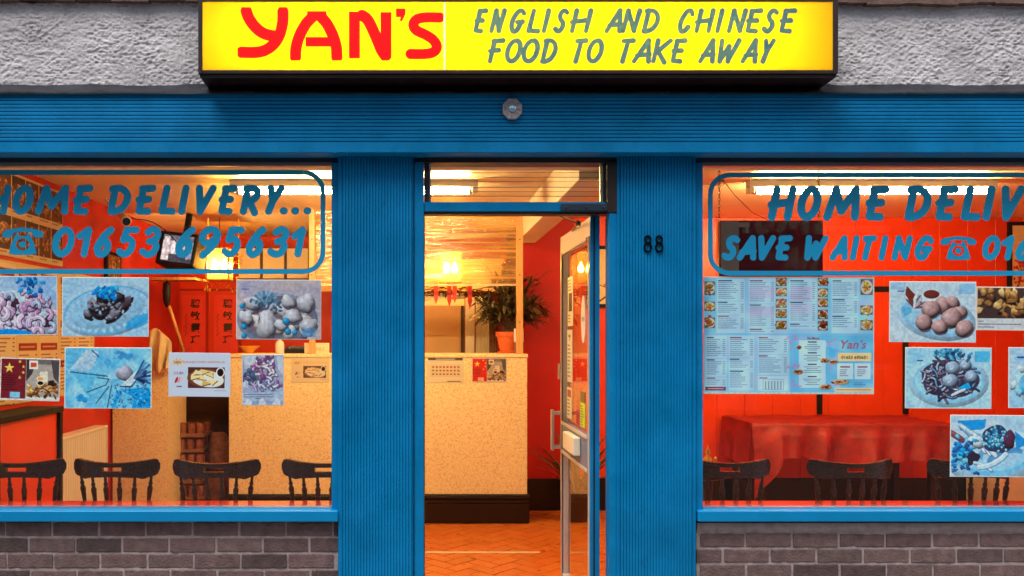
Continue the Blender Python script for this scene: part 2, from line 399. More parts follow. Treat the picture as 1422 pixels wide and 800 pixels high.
def text_mesh(mb, body, x, y, size, f, shear=0, off=0, width=None, stag=0, align='CENTER'):
    """built-in font text; (x,y) = centre of the text in pixel units"""
    cu = bpy.data.curves.new('t', 'FONT'); cu.body = body; cu.size = 1; cu.shear = shear; cu.offset = off; cu.resolution_u = 3
    o = bpy.data.objects.new('t', cu); C.objects.link(o)
    dg = bpy.context.evaluated_depsgraph_get(); me = bpy.data.meshes.new_from_object(o.evaluated_get(dg))
    vs = [v.co.copy() for v in me.vertices]
    if vs:
        x0 = min(v.x for v in vs); x1 = max(v.x for v in vs); y0 = min(v.y for v in vs); y1 = max(v.y for v in vs)
        k = size/max(y1-y0, 1e-6); kx = k if width is None else width/(x1-x0)
        if align == 'LEFT': xs = x
        else: xs = x-(x1-x0)*kx/2
        mb.add([f(xs+(v.x-x0)*kx, y+size/2-(v.y-y0)*k, stag) for v in vs], [tuple(p.vertices) for p in me.polygons])
    bpy.data.objects.remove(o); bpy.data.curves.remove(cu); bpy.data.meshes.remove(me)
def FY(Y):
    return lambda x, y, t: (PX(x, Y), Y-t, PZ(y, Y))

# ---------------- printed pictures (vertex colours on a fine sheet)
def smooth_noise(h, w, cell, seed=0, ax=1.):
    r = np.random.default_rng(seed)
    gh, gw = int(h/cell)+3, int(w/cell/ax)+3
    g = r.random((gh, gw)); yy = np.arange(h)/cell; xx = np.arange(w)/(cell*ax)
    y0 = yy.astype(int); x0 = xx.astype(int); fy = (yy-y0)[:, None]; fx = (xx-x0)[None, :]
    fy = fy*fy*(3-2*fy); fx = fx*fx*(3-2*fx)
    a = g[y0][:, x0]; b = g[y0][:, x0+1]; c = g[y0+1][:, x0]; d_ = g[y0+1][:, x0+1]
    return (a*(1-fx)+b*fx)*(1-fy)+(c*(1-fx)+d_*fx)*fy
class Cv:
    def __init__(s, w, h, bgc, k=1.0, seed=1):
        s.k = k; s.W = int(w*k); s.H = int(h*k); s.w = w; s.h = h
        s.a = np.ones((s.H, s.W, 3))*np.array(bgc)/255; s.r = random.Random(seed); s.seed = seed
        s.Y, s.X = np.mgrid[0:s.H, 0:s.W]; s.X = (s.X+.5)/k; s.Y = (s.Y+.5)/k
    def _m(s, x0, x1, y0, y1):
        k = s.k
        return (slice(max(0, int(y0*k)-1), max(0, min(s.H, int(y1*k)+2))), slice(max(0, int(x0*k)-1), max(0, min(s.W, int(x1*k)+2))))
    def put(s, sl, m, col):
        c = np.array(col)/255 if not isinstance(col, np.ndarray) else col
        s.a[sl] = s.a[sl]*(1-m[..., None])+c*m[..., None]
    def rect(s, x0, y0, x1, y1, col, a=1):
        sl = s._m(x0, x1, y0, y1); X = s.X[sl]; Y = s.Y[sl]
        m = np.clip((X-x0)*s.k+.5, 0, 1)*np.clip((x1-X)*s.k+.5, 0, 1)*np.clip((Y-y0)*s.k+.5, 0, 1)*np.clip((y1-Y)*s.k+.5, 0, 1)
        s.put(sl, m*a, col)
    def ell(s, cx, cy, rx, ry, col, rot=0, a=1, shade=0, wob=0, soft=1, hi=0):
        q = max(rx, ry)*1.35; sl = s._m(cx-q, cx+q, cy-q, cy+q); X = s.X[sl]-cx; Y = s.Y[sl]-cy
        if X.size == 0: return
        c, sn = math.cos(R(rot)), math.sin(R(rot)); U = (X*c+Y*sn)/rx; V = (-X*sn+Y*c)/ry
        d_ = np.sqrt(U*U+V*V)
        if wob:
            t = np.arctan2(V, U); p1, p2, p3 = [s.r.random()*6.28 for _ in range(3)]
            d_ = d_/(1+wob*(np.sin(2*t+p1)*.4+np.sin(3*t+p2)*.35+np.sin(5*t+p3)*.3))
        m = np.clip((1-d_)*min(rx, ry)*s.k/soft+.5, 0, 1)*a
        C0 = np.array(col)/255
        if shade or hi:
            sh = 1+shade*(-(X/rx)*.35-(Y/ry)*.65)*np.clip(d_, 0, 1)-shade*.55*np.clip(d_, 0, 1)**3
            cc = C0*sh[..., None]
            if hi:
                hh = np.exp(-(((U+.3)**2+(V+.35)**2)/.08))*hi; cc = cc+(1-cc)*hh[..., None]
            s.put(sl, m, np.clip(cc, 0, 1))
        else: s.put(sl, m, col)
    def line(s, pts, wd, col, a=1):
        for (x0, y0), (x1, y1) in zip(pts[:-1], pts[1:]):
            sl = s._m(min(x0,x1)-wd, max(x0,x1)+wd, min(y0,y1)-wd, max(y0,y1)+wd); X = s.X[sl]; Y = s.Y[sl]
            if X.size == 0: continue
            dx, dy = x1-x0, y1-y0; L2 = dx*dx+dy*dy+1e-9
            t = np.clip(((X-x0)*dx+(Y-y0)*dy)/L2, 0, 1); d_ = np.hypot(X-x0-t*dx, Y-y0-t*dy)
            s.put(sl, np.clip((wd/2-d_)*s.k+.5, 0, 1)*a, col)
    def worm(s, x, y, L, ang, curl, wd, col, dark=None):
        P = []; n = 7
        for i in range(n):
            P.append((x, y)); x += L/n*math.cos(ang); y += L/n*math.sin(ang); ang += curl/n
        if dark: s.line([(p[0]+.6, p[1]+.9) for p in P], wd+1.4, dark, .8)
        s.line(P, wd, col); s.line([(p[0]-.2*wd, p[1]-.25*wd) for p in P], wd*.35, tuple(min(255, c*1.18+12) for c in col), .7)
    def poly(s, pts, col, a=1):
        xs = [p[0] for p in pts]; ys = [p[1] for p in pts]; sl = s._m(min(xs), max(xs), min(ys), max(ys)); X = s.X[sl]; Y = s.Y[sl]
        if X.size == 0: return
        ins = np.zeros(X.shape, bool)
        for (x0, y0), (x1, y1) in zip(pts, pts[1:]+pts[:1]):
            if y0 == y1: continue
            ins ^= ((y0 > Y) != (y1 > Y)) & (X < (x1-x0)*(Y-y0)/(y1-y0)+x0)
        s.put(sl, ins.astype(float)*a, col)
    def grain(s, amt=.06, cell=3, seed=5):
        s.a *= (1+amt*2*(smooth_noise(s.H, s.W, max(1, cell*s.k), seed)-.5))[..., None]
    def tone(s, amt=.1, cell=20, col=(120,180,220), seed=9):
        m = np.clip((smooth_noise(s.H, s.W, cell*s.k, seed)-.45)*3, 0, 1)*amt
        s.a = s.a*(1-m[..., None])+np.array(col)/255*m[..., None]
    def lines(s, x0, y0, x1, y1, pitch, col, wd=.9, head=None, price=True, a=.75):
        y = y0
        while y < y1:
            L = (x1-x0)*(s.r.uniform(.45,.8)); x = x0
            while x < x0+L:
                q = s.r.uniform(2, 6); s.line([(x, y), (min(x+q, x0+L), y)], wd, col, a); x += q+1.2
            if price: s.line([(x1-3.2, y), (x1, y)], wd, col, a)
            y += pitch
def sheet(name, cv, place, m, parent=None, gain=.80, label=None):
    """sheet mesh of the canvas; place(u,v)->3D with u,v in 0..1 (v down). Colours are print colours."""
    H, W = cv.H, cv.W
    a = cv.a
    if m is M['laminate']:
        g_ = a.mean(-1, keepdims=True); a = g_+(a-g_)*1.3; a = (a-.62)*1.22+.66; a[..., 0] *= .94; a[..., 1] *= 1.015; gain = .92
    a = np.clip(a, 0, 1); lin = np.where(a <= .04045, a/12.92, ((a+.055)/1.055)**2.4)*gain
    o00, o10, o01 = [np.array(place(*q)) for q in ((0,0), (1,0), (0,1))]
    u = np.linspace(0, 1, W+1); v = np.linspace(0, 1, H+1)
    co = o00+(o10-o00)*u[None, :, None]+(o01-o00)*v[:, None, None]
    co = co.reshape(-1, 3)
    i = np.arange(H)[:, None]*(W+1)+np.arange(W)[None, :]
    f = np.stack([i, i+W+1, i+W+2, i+1], -1).reshape(-1, 4)
    me = bpy.data.meshes.new(name); me.vertices.add(len(co)); me.vertices.foreach_set('co', co.astype(np.float32).ravel())
    me.loops.add(f.size); me.loops.foreach_set('vertex_index', f.astype(np.int32).ravel())
    me.polygons.add(len(f)); me.polygons.foreach_set('loop_start', (np.arange(len(f))*4).astype(np.int32))
    me.update(calc_edges=True)
    at = me.color_attributes.new('Col', 'FLOAT_COLOR', 'CORNER')
    cc = np.ones((H*W, 4, 4), np.float32); cc[..., :3] = lin.reshape(-1, 1, 3)
    at.data.foreach_set('color', cc.ravel())
    me.materials.append(m)
    o = bpy.data.objects.new(name, me); C.objects.link(o)
    if parent: o.parent = parent
    if label: o['label'] = label
    return o
def poster_on_glass(name, cv, x0, y0, x1, y1, Y, m, tilt=0, th=.0012, curl=0):
    cx, cy = (x0+x1)/2, (y0+y1)/2
    def place(u, v):
        x = x0+(x1-x0)*u-cx; y = y0+(y1-y0)*v-cy; c, s_ = math.cos(R(tilt)), math.sin(R(tilt))
        return (PX(cx+x*c-y*s_, Y), Y, PZ(cy+x*s_+y*c, Y))
    o = sheet(name, cv, place, m)
    md = o.modifiers.new('solid', 'SOLIDIFY'); md.thickness = th; md.offset = -1
    return o
#=PART2=
# ================================================================== GROUND
mb = MB(); mb.box(-14, 16, -2.6, -.002, -.25, -.03); struct('pavement', mb, M['paving'], bevel=.01)
mb = MB(); mb.box(-60, 60, -60, 60, -.6, -.17); struct('road', mb, M['asphalt'])

# unseen terrace added across the street to darken reflections in the shop windows
M['far_brick'] = mat('terrace_brick', (.11,.055,.04), .85, var=.2, vscale=8)
M['far_glass'] = mat('terrace_glass', (.02,.025,.03), .1)
M['far_white'] = mat('terrace_paint', (.5,.48,.44), .5)
tr = bpy.data.objects.new('added_unseen_terrace', None); C.objects.link(tr); tr.location = (0, -14, 0)
tr['label'] = 'unseen brown brick terrace added behind the viewer to darken window reflections'; tr['category'] = 'terrace'
mb = MB(); mb.box(-22, 24, -6, 0, -.2, 6.6); obj('wall', mb, M['far_brick'], parent=tr)
mb = MB(); mb.prism([(-6.2, 6.6), (.25, 6.6), (-3, 8.6)], lambda u, v, t: (t, u, v), -22.2, 24.2); obj('roof', mb, mat('slate_roof', (.05,.05,.055), .7), parent=tr)
for k in range(9):
    for z0 in (.9, 3.9):
        xx = -20+k*4.8; mb = MB(); mb.box(xx, xx+1.3, .0, .03, z0, z0+1.5); w_o = obj('window', mb, M['far_glass'], parent=tr)
        mb = MB(); mb.box(xx-.08, xx+1.38, .0, .09, z0-.14, z0-.001); obj('sill', mb, M['far_white'], parent=w_o)
    mb = MB(); mb.box(xx+2.4, xx+3.3, .0, .04, -.1, 2.0); obj('door', mb, M['far_white'], parent=tr)

# ================================================================== BUILDING
shop = thing('takeaway_shop', 'takeaway shopfront with grey roughcast wall, reeded blue fascia and pilasters over brown brick', 'shop', (PX(711), 0, 0))
def part(name, mb, m, parent=shop, **k):
    if parent is shop: mb = shift(mb, -shop.location.x, 0, 0)
    return obj(name, mb, m, parent=parent, **k)
def nest(o):                       # keep world-space vertices under the shop
    o.parent = shop; o.location = (-shop.location.x, 0, 0); return o
XL, XR = -2.95, 4.9
# ---- roughcast wall: real relief
def roughcast(x0, x1, z0, z1, step, amp, Y, seed):
    nx, nz = int((x1-x0)/step), int((z1-z0)/step)
    h = np.zeros((nz+1, nx+1))
    for cell, a, sd in ((.030, .25, 1), (.0125, .80, 2), (.0075, .55, 3)):
        nn = smooth_noise(nz+1, nx+1, max(1.3, cell/step), seed+sd, 1.45)
        h += a*(1-np.abs(nn*2-1)*1.6) if sd == 2 else a*(nn*2-1)
    h = np.clip(h, -1.2, 1.0)*amp*(.55+.75*smooth_noise(nz+1, nx+1, .11/step, seed+9))
    xs = np.linspace(x0, x1, nx+1)-shop.location.x; zs = np.linspace(z0, z1, nz+1)
    co = np.zeros((nz+1, nx+1, 3), np.float32); co[..., 0] = xs; co[..., 1] = Y-h; co[..., 2] = zs[:, None]
    i = np.arange(nz)[:, None]*(nx+1)+np.arange(nx)[None, :]
    f = np.stack([i, i+1, i+nx+2, i+nx+1], -1).reshape(-1, 4)
    me = bpy.data.meshes.new('roughcast_wall'); me.vertices.add(co.size//3); me.vertices.foreach_set('co', co.ravel())
    me.loops.add(f.size); me.loops.foreach_set('vertex_index', f.astype(np.int32).ravel())
    me.polygons.add(len(f)); me.polygons.foreach_set('loop_start', (np.arange(len(f))*4).astype(np.int32))
    me.polygons.foreach_set('use_smooth', np.ones(len(f), bool)); me.update(calc_edges=True)
    me.materials.append(M['rough'])
    o = bpy.data.objects.new('roughcast_wall', me); C.objects.link(o); o.parent = shop; return o
M['rough'] = mat('roughcast_render', (.52,.515,.535), .95, spec=.2, var=.22, vscale=5, bump=.0035, bscale=190, dirt=(.26,.20,.19), detail=8)
zb = PZ(4, -.04)
roughcast(XL, XR, 2.60, zb, .004, .0042, -.04, 40)
mb = MB(); mb.box(XL, XR, -.02, .28, 2.60, 5.2)            # masonry behind the render
part('upper_wall', mb, M['rough'])
mb = MB(); N = 90
for i in range(N):                                          # stone band over the render, slightly uneven underside
    x0 = XL+(XR-XL)*i/N; x1 = XL+(XR-XL)*(i+1)/N
    dz = .004*math.sin(i*1.7)+.003*math.sin(i*.6)
    mb.box(x0, x1, -.075, -.021, zb-(.0 if x0 < 1 else .016)+dz, zb+.16)
part('stone_band', mb, M['brownband'])
# ---- lead flashing on top of the fascia
mb = MB(); NX = 260
rows = [(-.138, PZ(131, -.135)), (-.140, PZ(128.5, -.135)), (-.120, PZ(127, -.12)), (-.075, PZ(123, -.07)), (-.052, PZ(119.5, -.045)), (-.046, PZ(117.5, -.045))]
vs = []
for i in range(NX+1):
    x = XL+(XR-XL)*i/NX
    for j, (y, z) in enumerate(rows):
        n1 = noise.noise((x*4, j*.7, 3)); n2 = noise.noise((x*19, j*1.3, 8))
        vs.append((x, y-.004*n1-.002*n2, z+(.006*n1+.003*n2)*(1 if j > 0 else .4)))
k = len(rows); mb.add(vs, [(i*k+j, (i+1)*k+j, (i+1)*k+j+1, i*k+j+1) for i in range(NX) for j in range(k-1)])
part('flashing', mb, M['flash'], smooth=True)
# ---- fascia, reeded board
FYF = -.125; s = S(FYF)
zt, zr, zbm = PZ(129.5, FYF), PZ(196.5, FYF), PZ(212, FYF)
def ribs(n, x0, x1, depth):
    """profile across the boards: (pos, proud)"""
    P = []; p = (x1-x0)/n
    for i in range(n):
        a = x0+i*p
        P += [(a+p*.04, 0), (a+p*.10, depth*.75), (a+p*.22, depth), (a+p*.80, depth*.94), (a+p*.90, depth*.7), (a+p*.96, 0)]
    return P
mb = MB()
P = ribs(13, zt, zr, .007)[::1]
prof = [(z, FYF+.007-d_) for z, d_ in P]
prof = prof+[(zr+(0), FYF+.003)]
prof = [(zt, FYF+.007)]+prof[:-1]+[(zr-.0005, FYF+.007), (zr-.002, FYF), (zbm+.003, FYF), (zbm, FYF+.003)]
a = [(XL, y, z) for z, y in prof]; b = [(XR, y, z) for z, y in prof]; n = len(prof)
mb.add(a+b, [(i, i+1, n+i+1, n+i) for i in range(n-1)])
mb.quad((XL, FYF+.003, zbm), (XR, FYF+.003, zbm), (XR, .0, zbm), (XL, .0, zbm))
mb.quad((XL, FYF+.007, zt), (XR, FYF+.007, zt), (XR, -.03, zt), (XL, -.03, zt))
fas = part('fascia', mb, M['blue'])
# head frame under the fascia
mb = MB(); mb.box(XL, XR, -.012, .10, PZ(226.5), 2.60)
mb.box(XL, XR, -.022, -.0125, PZ(219.5), zbm-.001)
part('head_frame', mb, M['navy'], bevel=.002)
mb = MB(); mb.box(PX(588), PX(857), -.026, -.0225, PZ(224), PZ(219.5)); part('head_bead', mb, M['darkwood'])
# ---- pilasters
def pilaster(p0, p1, r0, r1, nr):
    Y = -.045; mb = MB()
    X = lambda p: PX(p, Y)
    prof = [(X(p0), .0), (X(p0), Y+.008), (X(r0)-.004, Y+.008), (X(r0)-.002, Y+.001)]
    prof += [(x, Y+.006-d_) for x, d_ in ribs(nr, X(r0), X(r1), .006)]
    prof += [(X(r1)+.002, Y+.001), (X(r1)+.004, Y+.008), (X(p1), Y+.008), (X(p1), .0)]
    n = len(prof); z0, z1 = -.03, zbm-.002
    mb.add([(x, y, z0) for x, y in prof]+[(x, y, z1) for x, y in prof], [(i, i+1, n+i+1, n+i) for i in range(n-1)])
    return part('pilaster', mb, M['blue'])
pilaster(469.5, 574, 476, 572, 23)
pilaster(857.5, 967, 862, 961, 24)
# ---- brick stall risers
def bricks(px0, px1, ztop, pz, first_joint, seed, cap):
    r = random.Random(seed); mb = MB(); pxl = .2257; g = .0125
    X0, X1 = px0, px1; row = 0; z = ztop
    while z > -.03:
        off = first_joint+(pxl/2 if row % 2 else 0)+r.uniform(-.006, .006)
        x = off-pxl*math.ceil((off-X0)/pxl)
        while x < X1:
            a, b = max(x+g/2+r.uniform(-.0025,.0025), X0), min(x+pxl-g/2+r.uniform(-.0025,.0025), X1)
            if b-a > .012:
                v = r.choice([.55, .8, .95, 1.0, 1.0, 1.1, 1.2]); q = r.uniform(-.01, .01)
                col = (.122*v+q*.5, .076*v, .076*v+q*.2)
                yy = r.uniform(-.002, .0025); dz0, dz1 = r.uniform(-.0015,.0015), r.uniform(-.0015,.0015)
                nx = 10
                # front face with slightly uneven arrises
                top = []; bot = []
                for k in range(nx+1):
                    xx = a+(b-a)*k/nx
                    top.append((xx, yy+.0015*r.random(), z-g/2+dz0+r.uniform(-.0016,.0012)))
                    bot.append((xx, yy+.0015*r.random(), z-pz+g/2+dz1+r.uniform(-.0012,.0016)))
                q_ = [(x_, y_-.002, z_-.0035) for x_, y_, z_ in top]; q2 = [(x_, y_-.002, z_+.0035) for x_, y_, z_ in bot]
                tb = [(x_, .03, z_) for x_, y_, z_ in top]; bb = [(x_, .03, z_) for x_, y_, z_ in bot]
                N_ = nx+1
                for A, B in ((tb, top), (top, q_), (q_, q2), (q2, bot), (bot, bb)):
                    mb.add(A+B, [(i, i+1, N_+i+1, N_+i) for i in range(nx)], col)
                for e in (0, nx):
                    mb.add([tb[e], top[e], q_[e], q2[e], bot[e], bb[e]], [(0,1,2,3,4,5)], col)
            x += pxl
        z -= pz; row += 1
    wall = thing_part = part('brick_wall', mb, M['brick'])
    m2 = MB(); nx_ = int((X1-X0)/.02); zs = np.arange(-.03, ztop+cap, .02).tolist()+[ztop+cap]
    vs = []
    for zz in zs:
        for i in range(nx_+1):
            xx = X0+(X1-X0)*i/nx_; vs.append((xx, .0035+.004*noise.noise((xx*30, zz*30, seed)), zz))
    m2.add(vs, [(j*(nx_+1)+i, j*(nx_+1)+i+1, (j+1)*(nx_+1)+i+1, (j+1)*(nx_+1)+i) for j in range(len(zs)-1) for i in range(nx_)])
    o = obj('mortar', shift(m2, -shop.location.x, 0, 0), M['mortar'], smooth=True); o.parent = wall
    if cap > .012:   # crumbling mortar bed under the sill
        m3 = MB(); n = int((X1-X0)/.012); vs = []
        for i in range(n+1):
            xx = X0+(X1-X0)*i/n; q = noise.noise((xx*9, 2, seed)); q2 = noise.noise((xx*60, 5, seed))
            vs += [(xx, -.012-.006*q, ztop+cap), (xx, -.014-.008*q-.003*q2, ztop+cap*.55+.006*q), (xx, .004, ztop+.002+.006*q+.004*q2)]
        m3.add(vs, [(3*i+j, 3*(i+1)+j, 3*(i+1)+j+1, 3*i+j+1) for i in range(n) for j in (0, 1)])
        o = obj('mortar_bed', shift(m3, -shop.location.x, 0, 0), M['mortar']); o.parent = wall
M['brick'] = mat('brown_brick', (1,1,1), .85, attr=True, var=.42, vscale=19, bump=.0055, bscale=95, dirt=(.20,.17,.17), detail=10)
M['mortar'] = mat('mortar', (.33,.27,.275), .92, var=.25, vscale=22, bump=.003, bscale=160, dirt=(.11,.085,.085))
bricks(XL, PX(469.3), PZ(746)+.0775, .0775, PX(73)-.2257*4, 3, .006)
bricks(PX(967.3), XR, PZ(740), .0742, PX(1002)+.1128, 5, .05)
# outer walls, roof slab, back (keep the daylight out of the room)
for nm, bx in (('side_wall', (XL-.25, XL, .0, 4.75, -.03, 5.2)), ('side_wall', (XR+.4, XR+.65, .0, 4.75, -.03, 5.2)), ('rear_wall', (XL-.25, XR+.65, 4.75, 5.0, -.03, 5.2)), ('upper_floor', (XL, XR+.4, .281, 4.75, 2.62, 2.8)), ('flat_roof', (XL-.3, XR+.7, -.05, 5.05, 5.2, 5.4))):
    mb = MB(); mb.box(*bx); part(nm, mb, M['rough'])
mb = MB(); mb.box(XR, XR+.4, -.03, .28, -.03, 5.2); part('pier', mb, M['rough'])
mb = MB(); mb.box(XL-.25, XL-.003, -.03, -.001, -.03, 5.2); part('pier', mb, M['rough'])

# ---- shop windows
def window(p0, p1, name_label):
    """frame with sill, glass"""
    x0, x1 = PX(p0), PX(p1); fw = .034; ox = -shop.location.x
    fr = bpy.data.objects.new('window', None); C.objects.link(fr); fr.parent = shop; fr['label'] = name_label
    for a_, b_ in ((x0-fw, x0), (x1, x1+fw)):
        m2 = MB(); m2.box(a_, b_, -.018, .07, PZ(709), PZ(227)); o = obj('frame_side', shift(m2, ox, 0, 0), M['blue'], bevel=.002); o.parent = fr
    ox = -shop.location.x
    m2 = MB(); m2.box(x0-fw, x1+fw, -.052, .08, PZ(725, -.05), PZ(709.5, -.05))
    o = obj('sill', shift(m2, ox, 0, 0), M['blue_gloss'], bevel=.006, seg=3); o.parent = fr
    for a_, b_ in ((PZ(709.5, -.05)+.0005, PZ(704.5, .012)), (PZ(230.5, .012), PZ(226.6, .012)-.001)):
        m2 = MB(); m2.box(x0, x1, .012, .03, a_, b_); o = obj('glazing_bead', shift(m2, ox, 0, 0), M['silver']); o.parent = fr
    m2 = MB(); m2.quad((x0, .04, PZ(709)), (x1, .04, PZ(709)), (x1, .04, PZ(227)), (x0, .04, PZ(227)))
    o = obj('pane', shift(m2, ox, 0, 0), M['glass']); o.parent = fr
    return fr
def deco(fr, nm, mb, m, label=None):
    o = obj(nm, shift(mb, -shop.location.x, 0, 0), m, label=label); o.parent = fr; return o
winL = window(-62, 461, 'left shop window with blue home delivery lettering')
winR = window(974.5, 1742, 'right shop window with blue save waiting lettering')
GY = .0385; f = FY(GY)
def round_rect(mb, x0, x1, y0, y1, r, hw):
    P = []
    for cx, cy, a0 in ((x1-r, y0+r, -90), (x1-r, y1-r, 0), (x0+r, y1-r, 90), (x0+r, y0+r, 180)):
        P += arc(cx, cy, r, r, a0, a0+90, 8)
    P.append(P[0]); ribbon(mb, P, hw, f, 0, caps=False)
def phone(mb, x, y, w, h):
    """old dial telephone silhouette, drawn clear of overlaps"""
    k = w/52.
    def q(u, v): return (x+u*k, y+v*h/38)
    out = [(0,12),(1,6),(6,3),(16,1),(26,0),(36,1),(46,3),(51,6),(52,12),(50,14),(42,14),(38,10),(38,7),(30,6),(22,6),(14,7),(14,10),(10,14),(2,14)]
    mb.add([f(*q(*p), 0) for p in out], [tuple(range(len(out)))])
    n = 20; ring = [(26+8.4*math.cos(2*PI*i/n), 23.5+8.4*math.sin(2*PI*i/n)) for i in range(n)]
    body = []
    for i in range(n):                       # body outline projected from the ring centre
        a = 2*PI*i/n; dx, dy = math.cos(a), math.sin(a); best = 1e9
        poly = [(17,9),(20,9),(20,12),(32,12),(32,9),(35,9),(41,24),(44,38),(8,38),(11,24)]
        for (ax, ay), (bx, by) in zip(poly, poly[1:]+poly[:1]):
            ex, ey = bx-ax, by-ay; den = dx*ey-dy*ex
            if abs(den) < 1e-9: continue
            t = ((ax-26)*ey-(ay-23.5)*ex)/den; u = ((ax-26)*dy-(ay-23.5)*dx)/den
            if t > 0 and -.001 <= u <= 1.001: best = min(best, t)
        body.append((26+dx*best, 23.5+dy*best))
    mb.add([f(*q(*p), .0002) for p in ring]+[f(*q(*p), .0002) for p in body], [(i, (i+1) % n, n+(i+1) % n, n+i) for i in range(n)])
    mb.add([f(*q(26+4.7*math.cos(2*PI*i/16), 23.5+4.7*math.sin(2*PI*i/16)), .0002) for i in range(16)], [tuple(range(16))])
    for a_, b_ in ((17.5, 21), (31, 34.5)): mb.add([f(*q(*p), .0004) for p in ((a_,8),(b_,8),(b_,13),(a_,13))], [(0,1,2,3)])
mb = MB()
write(mb, [('H',-22,16),('O',17,47),('M',48,96),('E',101,130),('D',149,182),('E',188,217),('L',220,244),('I',247,267),('V',272,301),('E',303,330),('R',333,363),('Y',368,396),('.',388.5,399.5),('.',404.5,415.5),('.',421.5,432.5)], 256.5, 298.5, 5.0, .2, f)
write(mb, [('0',72,104),('1',106,128),('6',130,159),('5',161,194),('3',193,224),('6',243,272),('9',276,307),('5',307,340),('6',341,370),('3',371,402),('1',404,425)], 314.5, 357.5, 4.8, .2, f)
deco(winL, 'lettering', mb, M['vinyl'])
mb = MB(); phone(mb, 3, 316, 57, 38); deco(winL, 'telephone_symbol', mb, M['vinyl'])
mb = MB(); round_rect(mb, -45, 448.5, 239.5, 377, 27, 3.4); deco(winL, 'lettering_border', mb, M['vinyl'])
mb = MB()
write(mb, [('H',1066,1107),('O',1107,1141),('M',1143,1195),('E',1202,1236),('D',1256,1294),('E',1299,1332),('L',1334,1362),('I',1364,1387),('V',1391,1424),('E',1427,1459),('R',1462,1496),('Y',1502,1534),('.',1532,1544),('.',1554,1566),('.',1576,1588)], 257.5, 307, 5.6, .2, f)
write(mb, [('S',1002,1028),('A',1023,1051),('V',1053,1078),('E',1077,1101),('W',1117,1151),('A',1152,1178),('I',1180,1199),('T',1197,1218),('I',1220,1238),('N',1238,1268),('G',1270,1297),('0',1364,1390),('1',1391,1409),('6',1410,1435),('5',1437,1464),('3',1465,1490),('6',1507,1532),('9',1535,1560),('5',1562,1588),('6',1590,1615),('3',1617,1642),('1',1644,1662)], 326.5, 362, 4.3, .2, f)
deco(winR, 'lettering', mb, M['vinyl'])
mb = MB(); phone(mb, 1306, 328, 50, 33); deco(winR, 'telephone_symbol', mb, M['vinyl'])
mb = MB(); round_rect(mb, 986.5, 1700, 243, 379.5, 27, 3.4); deco(winR, 'lettering_border', mb, M['vinyl'])

# ---- door frame and louvred fanlight
mb = MB(); mb.box(PX(575.5), PX(588.5), -.03, .09, -.03, PZ(226.6)); part('door_post', mb, M['blue'], bevel=.002)
mb = MB(); mb.box(PX(588.6), PX(590), .0, .09, -.03, PZ(296)); part('door_stop', mb, M['brownband'])
mb = MB(); mb.box(PX(844), PX(855.5), -.03, .05, -.03, PZ(297)); part('door_post', mb, M['blue'], bevel=.002)
mb = MB(); mb.box(PX(841), PX(856.5), -.034, .09, PZ(297)+.001, PZ(226.6)); part('post_head', mb, M['darkwood'], bevel=.002)
mb = MB(); mb.box(PX(588.6), PX(841)-.001, -.02, .07, PZ(294.5), PZ(281.5)); part('transom', mb, M['blue'], bevel=.002)
mb = MB(); mb.box(PX(588.6), PX(841)-.001, -.012, .06, PZ(298), PZ(294.5)-.001); part('transom_stop', mb, M['darkwood'])
mb = MB(); mb.box(PX(779,-.03), PX(843,-.03), -.042, -.021, PZ(293,-.03), PZ(283.5,-.03))
for p_ in (786, 814, 838): mb.lathe([(0,0),(.007,0),(.006,.004),(0,.006)], (PX(p_,-.04), -.042, PZ(288,-.04)), (0,-1,0), 8)
part('door_latch', mb, M['navy'], bevel=.002)
mb = MB(); mb.box(PX(575), PX(857), -.01, .12, -.03, .004); part('threshold', mb, M['silver'])
lou = part('louvre_window', (lambda m_: (m_.box(PX(589), PX(596), -.004, .06, PZ(281), PZ(227)), m_.box(PX(836.5), PX(841)-.002, -.004, .06, PZ(281), PZ(227)), m_)[-1])(MB()), M['navy'], bevel=.001)
ox = -shop.location.x
for zc, tilt in ((PZ(234.5), 14), (PZ(248.5), 6), (PZ(261), 14), (PZ(275), 6)):
    Mx = Matrix.Translation((0, .025, zc)) @ Matrix.Rotation(R(tilt), 4, 'X')
    m2 = MB(); m2.box(PX(597)+ox, PX(836)+ox, -.0025, .0025, -.0335, .0335, Mx)
    o = obj('louvre_blade', m2, M['glass'], bevel=.001); o.parent = lou
    m2 = MB(); m2.box(PX(597)+ox, PX(836)+ox, -.004, .004, -.0365, -.034, Mx); m2.box(PX(597)+ox, PX(836)+ox, -.004, .004, .034, .0355, Mx)
    o2 = obj('blade_edge', m2, M['inkgrey']); o2.parent = lou
    for a_, b_ in ((PX(595.5), PX(598.5)), (PX(834.5), PX(838))):
        m2 = MB(); m2.box(a_+ox, b_+ox, -.009, .009, -.03, .03, Mx); o3 = obj('louvre_clip', m2, M['silver']); o3.parent = lou

